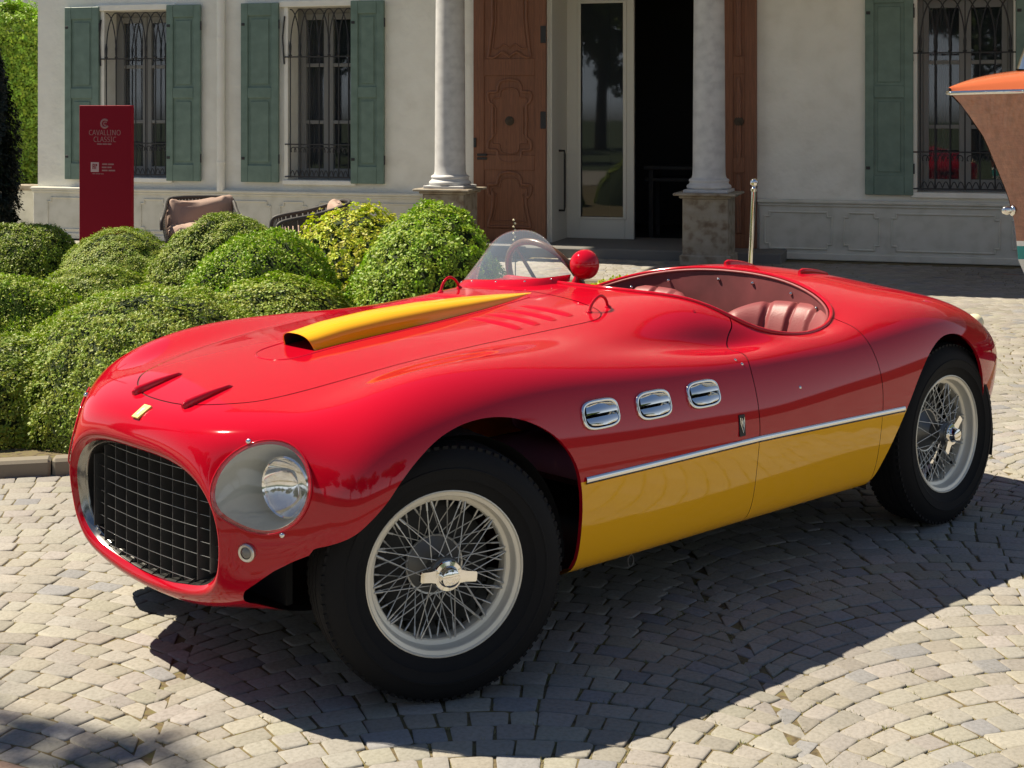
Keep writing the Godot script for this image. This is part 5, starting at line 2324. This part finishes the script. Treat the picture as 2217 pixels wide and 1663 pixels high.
func grating(s0: float, s1: float, y0: float, top: float) -> void:
	# wrought-iron bars: uprights, three rails, interlaced pointed arches above, scrolls below
	var n := 0.02
	var b := MB.new()
	var low := y0 + 0.035
	fbox(b, s0 - 0.035, s1 + 0.035, low - 0.007, low + 0.007, n - 0.008, n + 0.008, 0.002)
	var gr := hput("window_grating", b, M.iron)
	for y in [low + 0.36, low + 1.33]:
		b = MB.new()
		fbox(b, s0 - 0.035, s1 + 0.035, y - 0.007, y + 0.007, n - 0.008, n + 0.008, 0.002)
		hput("grating_rail", b, M.iron, gr)
	var m := 6
	var st := (s1 - s0 - 0.06) / m
	for i in m + 1:
		var s := s0 + 0.03 + st * i
		b = MB.new()
		b.tube([fac(s, low, n), fac(s, low + 1.40, n)], 0.0075, 6)
		# leaf-shaped foot of the arch
		b.lathe([Vector2(0, -.06), Vector2(.010, -.03), Vector2(.022, -.012), Vector2(.010, .0), Vector2(.013, .03), Vector2(.016, .09), Vector2(.008, .14), Vector2(0, .15)], ftr(s, low + 1.36, n), 6, 60)
		hput("grating_bar", b, M.iron, gr)
	for i in range(-1, m):
		# each arch springs from one bar and meets its mirror two bars on
		for flip in [0, 1]:
			var pts := []
			for k in 9:
				var t := k / 8.0
				var u := (1.0 - cos(t * PI * 0.5)) * 1.0
				var ss := st * (i + (u if flip == 0 else 2.0 - u))
				var y := low + 1.40 + 0.46 * sin(t * PI * 0.5)
				if ss > -0.04 and ss < s1 - s0:
					pts.append(fac(s0 + 0.03 + ss, y, n + 0.004 * flip))
			if pts.size() > 2:
				b = MB.new()
				b.tube(pts, 0.007, 6)
				hput("grating_arch", b, M.iron, gr)
	for i in m:
		var s := s0 + 0.03 + st * (i + 0.5)
		for flip in [1, -1]:
			var pts := []
			for k in 13:
				var t := k / 12.0
				var a := t * 4.4 - 0.4
				var rr := 0.050 * (1.0 - 0.55 * t)
				pts.append(fac(s + flip * (0.028 - rr * cos(a) * 0.8), low + 0.29 + rr * sin(a), n))
			b = MB.new()
			b.tube(pts, 0.0055, 5)
			hput("grating_scroll", b, M.iron, gr)
			pts = []
			for k in 9:
				var t := k / 8.0
				pts.append(fac(s + flip * st * 0.45 * t, low + 0.01 + 0.06 * sin(PI * t), n + 0.012))
			b = MB.new()
			b.tube(pts, 0.0055, 5)
			hput("grating_scroll", b, M.iron, gr)
	# stay bars into the jamb
	b = MB.new()
	for y in [low + 1.33, top - 0.12]:
		b.tube([fac(s0 - 0.035, y, n), fac(s0 - 0.035, y, -0.02)], 0.008, 6)
	b.tube([fac(s0 - 0.04, low + 1.25, n + 0.01), fac(s0 - 0.055, low + 1.55, n + 0.02), fac(s0 - 0.035, top - 0.1, n + 0.01)], 0.009, 6)
	hput("grating_stay", b, M.iron, gr)


func door_leaf(s0: float, s1: float, label: String) -> void:
	var b := MB.new()
	var n0 := 0.03
	var n1 := 0.085
	fbox(b, s0, s1, 0.10, 3.25, n0, n1 - 0.012, 0.004)
	fbox(b, s0, s0 + 0.12, 0.10, 3.25, n1 - 0.012, n1, 0.004)
	fbox(b, s1 - 0.12, s1, 0.10, 3.25, n1 - 0.012, n1, 0.004)
	for y in [[0.10, 0.24], [0.86, 1.02], [1.86, 2.04], [3.05, 3.25]]:
		fbox(b, s0 + 0.12, s1 - 0.12, y[0], y[1], n1 - 0.012, n1, 0.004)
	var o := hput("door_leaf", b, M.door_wood)
	o.set_meta("label", label)
	var c := (s0 + s1) / 2
	var hw := (s1 - s0) / 2 - 0.165
	# three carved panels with curved heads and shouldered corners
	for pr in [[1.36 - 0.42, 1.36 + 0.46, 1, 1], [2.06, 2.98, 0, 1], [0.26, 0.84, 0, 1]]:
		var y0: float = pr[0]
		var y1: float = pr[1]
		var half := []
		# right half from bottom middle to top middle
		if pr[2]:
			half = [Vector2(0, y0 - 0.0), Vector2(hw * .42, y0 + .02), Vector2(hw * .55, y0 + .08), Vector2(hw * .60, y0 + .13), Vector2(hw, y0 + .14), Vector2(hw * .98, y0 + .23), Vector2(hw * .80, y0 + .27)]
		else:
			half = [Vector2(0, y0), Vector2(hw * .35, y0 + .0 if y0 < 1 else y0 + .05), Vector2(hw * .7, y0 if y0 < 1 else y0 - .005), Vector2(hw * .98, y0), Vector2(hw * .96, y0 + .05)]
		half.append_array([Vector2(hw * .80, (y0 + y1) / 2 - .08), Vector2(hw * .80, (y0 + y1) / 2 + .08), Vector2(hw * .80, y1 - .27), Vector2(hw * .98, y1 - .23), Vector2(hw, y1 - .14), Vector2(hw * .60, y1 - .13), Vector2(hw * .55, y1 - .08), Vector2(hw * .40, y1 - .02), Vector2(0, y1)])
		var line := smooth_line(half, 3)
		var pts := []
		for q in line:
			pts.append(fac(c + q.x, q.y, n1 - 0.008))
		for i in range(line.size() - 2, 0, -1):
			pts.append(fac(c - line[i].x, line[i].y, n1 - 0.008))
		b = MB.new()
		b.tube(pts, 0.016, 8, true, true, 0.8, FN)
		var inner := []
		var ctr := fac(c, (y0 + y1) / 2, n1 - 0.010)
		for p in pts:
			inner.append(ctr + (p - ctr) * 0.80)
		b.tube(inner, 0.008, 6, true, true, 0.8, FN)
		hput("door_panel", b, M.door_wood, o)
	# boss, lock plates, hinges
	b = MB.new()
	b.lathe([Vector2(.0, .035), Vector2(.020, .030), Vector2(.030, .018), Vector2(.046, .014), Vector2(.050, .004), Vector2(.050, -.012)], Transform3D(Basis(FS, FN, FS.cross(FN)), fac(c, 1.38, n1 - 0.012)), 20, 50)
	hput("door_boss", b, M.bark, o)


func doorway() -> void:
	var b := MB.new()
	fbox(b, -0.95, 2.9, -0.03, 0.10, -0.9, 0.55, 0.012)
	var step := hput("porch_step", b, M.porch_stone)
	door_leaf(-0.405, 0.395, "left leaf of the carved wooden door, folded back on the wall")
	door_leaf(2.245, 2.60, "right leaf of the carved wooden door, half hidden by the column")
	b = MB.new()
	for y in [0.98, 1.02]:
		fbox(b, -0.36, -0.25, y - 0.012, y + 0.012, 0.085, 0.10, 0.003)
	fbox(b, 0.34, 0.40, 1.30, 1.48, 0.085, 0.095, 0.003)
	fbox(b, 0.34, 0.40, 2.2, 2.38, 0.085, 0.095, 0.003)
	fbox(b, -0.40, -0.37, 1.1, 1.2, 0.085, 0.10, 0.003)
	hput("door_lock", b, M.iron)
	# plastered reveal with a black pull bar
	b = MB.new()
	fbox(b, 0.396, 0.44, 0.10, 3.3, -0.62, -0.002)
	hput("door_reveal", b, M.frame_white)
	b = MB.new()
	b.tube([fac(0.44, 0.42, -0.28), fac(0.50, 0.42, -0.28), fac(0.505, 0.46, -0.28), fac(0.505, 1.02, -0.28), fac(0.50, 1.06, -0.28), fac(0.44, 1.06, -0.28)], 0.012, 8)
	hput("pull_bar", b, M.black)
	# white glazed inner door
	var n0 := -0.66
	b = MB.new()
	fbox(b, 0.44, 0.58, 0.10, 3.3, n0, n0 + 0.055, 0.004)
	fbox(b, 1.09, 1.19, 0.10, 3.3, n0, n0 + 0.055, 0.004)
	fbox(b, 0.58, 1.09, 0.10, 0.33, n0, n0 + 0.054, 0.004)
	fbox(b, 0.58, 1.09, 2.66, 3.3, n0, n0 + 0.054, 0.004)
	var d := hput("inner_door", b, M.frame_white)
	b = MB.new()
	for r in [[0.56, 0.60], [1.07, 1.11]]:
		fbox(b, r[0], r[1], 0.31, 2.68, n0 + 0.055, n0 + 0.066, 0.004)
	for y in [[0.31, 0.335], [2.655, 2.68]]:
		fbox(b, 0.60, 1.07, y[0], y[1], n0 + 0.055, n0 + 0.066, 0.004)
	hput("glazing_bead", b, M.frame_white, d)
	b = MB.new()
	fbox(b, 0.58, 1.09, 0.33, 2.66, n0 + 0.022, n0 + 0.028)
	hput("pane", b, M.window_pane, d)
	b = MB.new()
	fbox(b, 2.16, 2.245, 0.10, 3.3, -0.62, -0.002)
	hput("door_frame", b, M.door_wood)
	# a long low table inside
	b = MB.new()
	fbox(b, 1.0, 2.7, 0.80, 0.84, -2.6, -2.0, 0.005)
	fbox(b, 1.0, 2.7, 0.66, 0.70, -2.55, -2.05, 0.005)
	for s in [1.05, 2.6]:
		for n in [-2.5, -2.1]:
			fbox(b, s, s + 0.05, 0.0, 0.80, n, n + 0.05)
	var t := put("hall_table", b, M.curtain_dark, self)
	tag(t, "long grey table standing in the dark hall behind the open doorway", "table")


func column(s: float, side: String) -> void:
	var n := 0.80
	var o := thing("column", ("pale stone column on a pedestal left of the doorway, sunlit along one edge" if side == "left" else "pale stone column on a stained pedestal in front of the right door leaf"), "column", fac(s, 0, n), 0.0, "columns of the porch")
	var turn := Basis(FS, Vector3.UP, FN)
	var b := MB.new()
	b.box(Vector3(0, 0.325, 0), Vector3(0.44, 0.65, 0.44), turn, 0.008)
	put("pedestal", b, M.pedestal_stone, o)
	b = MB.new()
	b.box(Vector3(0, 0.055, 0), Vector3(0.49, 0.11, 0.49), turn, 0.012)
	put("pedestal_foot", b, M.pedestal_stone, o)
	b = MB.new()
	b.box(Vector3(0, 0.665, 0), Vector3(0.50, 0.03, 0.50), turn, 0.010)
	b.box(Vector3(0, 0.690, 0), Vector3(0.60, 0.025, 0.60), turn, 0.008)
	put("pedestal_cap", b, M.pedestal_stone, o)
	b = MB.new()
	b.box(Vector3(0, 0.717, 0), Vector3(0.43, 0.03, 0.43), turn, 0.005)
	b.lathe([Vector2(.20, .732), Vector2(.213, .742), Vector2(.217, .756), Vector2(.210, .772), Vector2(.196, .780), Vector2(.190, .788), Vector2(.188, .798), Vector2(.190, .806), Vector2(.196, .812), Vector2(.195, .822), Vector2(.184, .832), Vector2(.172, .838)], Transform3D(), 40, 50)
	put("column_base", b, M.marble, o)
	b = MB.new()
	b.lathe([Vector2(.170, .836), Vector2(.160, .87), Vector2(.157, .95), Vector2(.154, 1.6), Vector2(.147, 2.6), Vector2(.138, 3.3), Vector2(.145, 3.33), Vector2(.19, 3.40), Vector2(.20, 3.50)], Transform3D(), 48, 40)
	put("shaft", b, M.marble, o)


# ================================================================ things in the forecourt
func _furniture() -> void:
	# sign board
	var sp := fac(-3.03, 0, 3.0)
	var sg := thing("sign_totem", "dark red upright sign board standing behind the hedge before the first window", "sign", sp)
	var turn := Basis(FS, Vector3.UP, FN)
	var b := MB.new()
	b.box(Vector3(0, 0.77, 0), Vector3(0.545, 1.54, 0.06), turn, 0.004)
	put("panel", b, M.sign_red, sg)
	b = MB.new()
	b.box(Vector3(0, 0.01, 0), Vector3(0.62, 0.02, 0.34), turn, 0.004)
	put("foot_plate", b, M.sign_red, sg)
	var at := func(x: float, y: float) -> Vector3: return turn * Vector3(x, y, 0.0312)
	# ring emblem and lettering
	b = MB.new()
	var pts := []
	for i in 30:
		var a := lerpf(0.7, TAU - 0.55, i / 29.0)
		pts.append(at.call(0.0 + 0.038 * cos(a), 1.37 + 0.038 * sin(a)))
	b.tube(pts, 0.010, 6, false, true, 0.15, turn.z)
	pts = []
	for i in 14:
		var a := lerpf(0.3, 5.6, i / 13.0)
		pts.append(at.call(0.004 + 0.014 * cos(a), 1.37 + 0.016 * sin(a)))
	b.tube(pts, 0.005, 5, false, true, 0.2, turn.z)
	put("emblem", b, M.sign_print, sg)
	text(sg, "CAVALLINO", at.call(0, 1.285), turn, 0.066, M.sign_print)
	text(sg, "CLASSIC", at.call(0, 1.222), turn, 0.066, M.sign_print)
	# print too small to read in the picture
	b = MB.new()
	for q in [[-.055, 1.180, .05], [.0, 1.180, .045], [.05, 1.180, .04]]:
		b.box(at.call(q[0], q[1]), Vector3(q[2], .012, .001), turn)
	for q in [[.0, .993, .055], [.065, .993, .06], [-.005, .964, .05], [.05, .964, .045], [.0, .935, .06], [.075, .935, .07], [-.115, .903, .03], [-.07, .903, .05], [-.025, .903, .03]]:
		b.box(at.call(q[0], q[1]), Vector3(q[2], .014 if q[1] > .92 else .007, .001), turn)
	put("small_print", b, M.sign_print, sg)
	b = MB.new()
	b.box(at.call(-0.105, 0.965), Vector3(0.085, 0.09, 0.002), turn)
	put("logo_square", b, M.sign_white, sg)
	b = MB.new()
	for q in [[-0.125, .97, .007, .05], [-0.11, .97, .007, .05], [-0.118, .992, .02, .007], [-0.118, .972, .02, .006], [-0.094, .97, .007, .05], [-0.084, .985, .007, .02]]:
		b.box(at.call(q[0], q[1]) + turn.z * 0.0015, Vector3(q[2], q[3], 0.002), turn)
	put("logo_mark", b, M.sign_red, sg)
	# chrome barrier post
	var bp_ := thing("barrier_post", "polished chrome rope post with a ball top beside the right door leaf", "barrier post", Vector3(1.905, 0, -12.1))
	b = MB.new()
	b.lathe([Vector2(.16, .0), Vector2(.16, .012), Vector2(.12, .022), Vector2(.03, .034), Vector2(.026, .05)], Transform3D(), 32)
	put("foot", b, M.chrome, bp_)
	var lean := Transform3D(Basis(Vector3(0, 0, 1), -0.045), Vector3.ZERO)
	b = MB.new()
	b.lathe([Vector2(.020, .03), Vector2(.0195, .84), Vector2(.027, .845), Vector2(.028, .865), Vector2(.021, .87), Vector2(.015, .885)], lean, 24)
	put("post", b, M.chrome, bp_)
	b = MB.new()
	var pr := []
	for i in 13:
		var a := PI * i / 12.0
		pr.append(Vector2(0.034 * sin(a), 0.915 - 0.034 * cos(a)))
	b.lathe(pr, lean, 24, 80)
	put("ball", b, M.chrome, bp_)
	chair(fac(-2.60, 0, 2.0), 0.52, "black framed lounge chair with a brown cushion that faces the forecourt")
	chair(fac(-1.36, 0, 2.1), -1.05, "black framed lounge chair turned sideways before the second window")


func text(parent: Node3D, what: String, at: Vector3, turn: Basis, size: float, m: Material) -> void:
	var t := TextMesh.new()
	t.text = what
	var f := SystemFont.new()
	f.font_names = PackedStringArray(["Droid Sans"])
	t.font = f
	t.font_size = 32
	t.pixel_size = size / 32.0
	t.depth = 0.001
	t.curve_step = 2.0
	var mi := put("lettering", t, m, parent)
	mi.transform = Transform3D(turn, at)


func chair(at: Vector3, yaw: float, label: String) -> void:
	var o := thing("lounge_chair", label, "chair", at, -deg_to_rad(17.0) + yaw, "lounge chairs by the house wall")
	o.scale = Vector3.ONE * 0.86
	# frame: a hoop that runs round back and arms, legs, woven back
	var rail := smooth_line([Vector3(-.43, .40, .42), Vector3(-.435, .50, .40), Vector3(-.42, .545, .30), Vector3(-.40, .60, .0), Vector3(-.385, .665, -.24), Vector3(-.34, .705, -.36), Vector3(-.2, .72, -.40), Vector3(0, .722, -.41), Vector3(.2, .72, -.40), Vector3(.34, .705, -.36), Vector3(.385, .665, -.24), Vector3(.40, .60, .0), Vector3(.42, .545, .30), Vector3(.435, .50, .40), Vector3(.43, .40, .42)], 5)
	var b := MB.new()
	b.tube(rail, 0.022, 8)
	put("frame", b, M.wicker, o)
	b = MB.new()
	b.box(Vector3(0, 0.27, 0.02), Vector3(0.80, 0.06, 0.76), Basis(), 0.015)
	put("seat_base", b, M.wicker, o)
	for x in [-.36, .36]:
		for z in [-.33, .36]:
			b = MB.new()
			b.tube([Vector3(x, 0, z), Vector3(x, .30, z)], 0.02, 8)
			put("leg", b, M.wicker, o)
	# woven straps between rail and seat
	var n := rail.size()
	for i in range(3, n - 3, 1):
		var q: Vector3 = rail[i]
		var e: Vector3 = rail[mini(i + 1, n - 1)]
		var dn := Vector3(q.x * 0.92, 0.29, q.z * 0.92)
		var dn2 := Vector3(lerpf(q.x, e.x, .8) * 0.92, 0.29, lerpf(q.z, e.z, .8) * 0.92)
		b = MB.new()
		b.quad(q, q.lerp(e, 0.8), dn2, dn)
		put("strap", b, M.wicker, o)
	# soft slumped back cushion and seat pad
	var r := FastNoiseLite.new()
	r.seed = int(yaw * 100.0) + 9
	r.frequency = 3.2
	for part in [[Vector3(0, .50, -.26), Vector3(.76, .50, .16), -0.22], [Vector3(0, .36, .06), Vector3(.70, .15, .62), 0.0]]:
		var rows := []
		for i in 25:
			var v := PI * i / 24.0
			var rw := []
			for k in 48:
				var u := TAU * k / 48
				var e := Vector3(cos(u) * sin(v), cos(v), sin(u) * sin(v))
				var pw := 0.32
				var p := Vector3(signf(e.x) * pow(absf(e.x), pw), signf(e.y) * pow(absf(e.y), pw), signf(e.z) * pow(absf(e.z), 0.75)) if part[1].z < 0.3 else Vector3(signf(e.x) * pow(absf(e.x), pw), signf(e.y) * pow(absf(e.y), 0.75), signf(e.z) * pow(absf(e.z), pw))
				p = p.clamp(Vector3.ONE * -1, Vector3.ONE)
				p *= part[1] * 0.5
				var sag := 0.06 * (1.0 - pow(p.x / 0.33, 2.0)) if p.y > 0 and part[1].z < 0.3 else 0.0
				p.y -= sag * clampf(p.y / 0.2, 0, 1)
				p += e * 0.030 * r.get_noise_3d(p.x, p.y, p.z) * 2.0 + Vector3(0, 0, 0.02 * sin(p.x * 26.0 + p.y * 14.0) * r.get_noise_2d(p.x * 0.7, p.y * 0.7) * 2.0)
				rw.append(Basis(Vector3(1, 0, 0), part[2]) * p + part[0])
			rows.append(rw)
		b = MB.new()
		b.grid(rows, true, true)
		put("cushion", b, M.cushion, o)



# ================================================================ the varnished motorboat at the right edge
func _boat() -> void:
	var at := Vector3(2.62, 0, -9.0)
	var o := thing("motorboat", "varnished mahogany motorboat bow with an orange deck, at the right edge of the picture", "boat", at, deg_to_rad(8.0))
	# local axes: x aft from the stem head, z to the side that faces the camera
	var rail_y := 1.595
	var stem := func(w: float) -> float: return lerp_table(w, [0, .0745, .177, .265, .395, .51, .60, .72, .84, 1.0, 1.15], [0, .0745, .149, .2125, .27, .32, .36, .395, .414, .43, .50])
	var half := func(t: float, w: float) -> float:
		var fl := lerp_table(w, [0, .1, .3, .6, .9, 1.0, 1.15], [1.0, .90, .74, .62, .55, .50, .02])
		return fl * 0.92 * (1.0 - exp(-maxf(t, 0.0) * 1.25)) + 0.012 * (1.0 - w)
	var P := func(t: float, w: float, s: int) -> Vector3:
		return Vector3(stem.call(w) * exp(-t * 0.5) + t, rail_y - w + 0.03 * (1.0 - exp(-t)), s * half.call(t, w))
	var bands := [["hull", 0.0, 0.885, M.mahogany], ["boot_stripe", 0.885, 0.915, M.boat_white], ["waterline_band", 0.915, 0.995, M.boat_teal], ["bottom", 0.995, 1.15, M.boat_white]]
	for bd in bands:
		var b := MB.new()
		for s in [1, -1]:
			var rows := []
			for i in 15:
				var w := lerpf(bd[1], bd[2], i / 14.0)
				var r := []
				for k in 40:
					r.append(P.call(6.2 * pow(k / 39.0, 2.2), w, s))
				rows.append(r)
			b.grid(rows, s < 0)
		put(bd[0], b, bd[3], o)
	# deck with its rounded covering board
	var rows := []
	for k in 40:
		var t := 6.2 * pow(k / 39.0, 2.2)
		var hb: float = half.call(t, 0.0) + 0.01
		var r := []
		for m in 21:
			var u := lerpf(-1.0, 1.0, m / 20.0)
			r.append(Vector3(t - 0.012 * (1 - absf(u)), rail_y + 0.012 + 0.03 * (1 - exp(-t)) + (0.025 + 0.125 * (1.0 - exp(-t * 3.0))) * pow(1.0 - pow(absf(u), 3.0), 0.6), hb * u))
		rows.append(r)
	var d := MB.new()
	d.grid(rows)
	put("deck", d, M.orange_paint, o)
	var pts := []
	for s in [1, -1]:
		for k in 40:
			var kk := 39 - k if s > 0 else k
			pts.append(P.call(6.2 * pow(kk / 39.0, 2.2), 0.0, s) + Vector3(-0.006, 0.004, 0.008 * s))
	d = MB.new()
	d.tube(pts, 0.014, 8)
	var rl := put("rub_rail", d, M.chrome, o)
	for k in 12:
		var q: Vector3 = P.call(0.02 + 0.055 * k + 0.004 * k * k, 0.0, 1) + Vector3(-0.006, 0.004, 0.022)
		rivet(rl, "rail_screw", [q, Vector3(-0.3, 0.2, 1).normalized()], 0.007, M.chrome)
	# stem eye
	d = MB.new()
	d.lathe([Vector2(0, .05), Vector2(.018, .045), Vector2(.028, .02), Vector2(.022, -.005), Vector2(.034, -.012), Vector2(.034, -.02)], Transform3D(Basis(Vector3(0, 0, 1), PI * 0.5), Vector3(0.375, rail_y - 0.70, 0.0)), 20, 60)
	put("stem_eye", d, M.chrome, o)
	# tall chromed fairing of the bow light
	d = MB.new()
	d.lathe([Vector2(.10, 0), Vector2(.095, .06), Vector2(.080, .16), Vector2(.060, .27), Vector2(.036, .36), Vector2(.016, .41), Vector2(0, .425)], Transform3D(Basis(Vector3(0, 0, 1), -0.24), Vector3(0.50, rail_y + 0.125, 0.05)), 28, 50)
	put("bow_light", d, M.chrome, o)
	# trailer that carries it
	var tr := thing("boat_trailer", "dark boat trailer under the motorboat, beyond the right edge of the picture", "trailer", at + Vector3(2.6, 0, 0.0), deg_to_rad(8.0))
	d = MB.new()
	d.box(Vector3(0.4, 0.36, 0.35), Vector3(5.0, 0.09, 0.07), Basis(), 0.01)
	d.box(Vector3(0.4, 0.36, -0.35), Vector3(5.0, 0.09, 0.07), Basis(), 0.01)
	for x in [-1.7, 0.4, 2.6]:
		d.box(Vector3(x, 0.36, 0), Vector3(0.07, 0.08, 0.75), Basis(), 0.01)
	put("frame", d, M.steel_dark, tr)
	for s in [1, -1]:
		d = MB.new()
		d.lathe([Vector2(.14, -.09), Vector2(.27, -.09), Vector2(.30, -.06), Vector2(.30, .06), Vector2(.27, .09), Vector2(.15, .09), Vector2(.13, .05), Vector2(.03, .06), Vector2(0, .06)], Transform3D(Basis(Vector3(1, 0, 0), PI * 0.5 * s), Vector3(0.8, 0.30, 0.72 * s)), 32)
		put("wheel", d, M.rubber, tr)
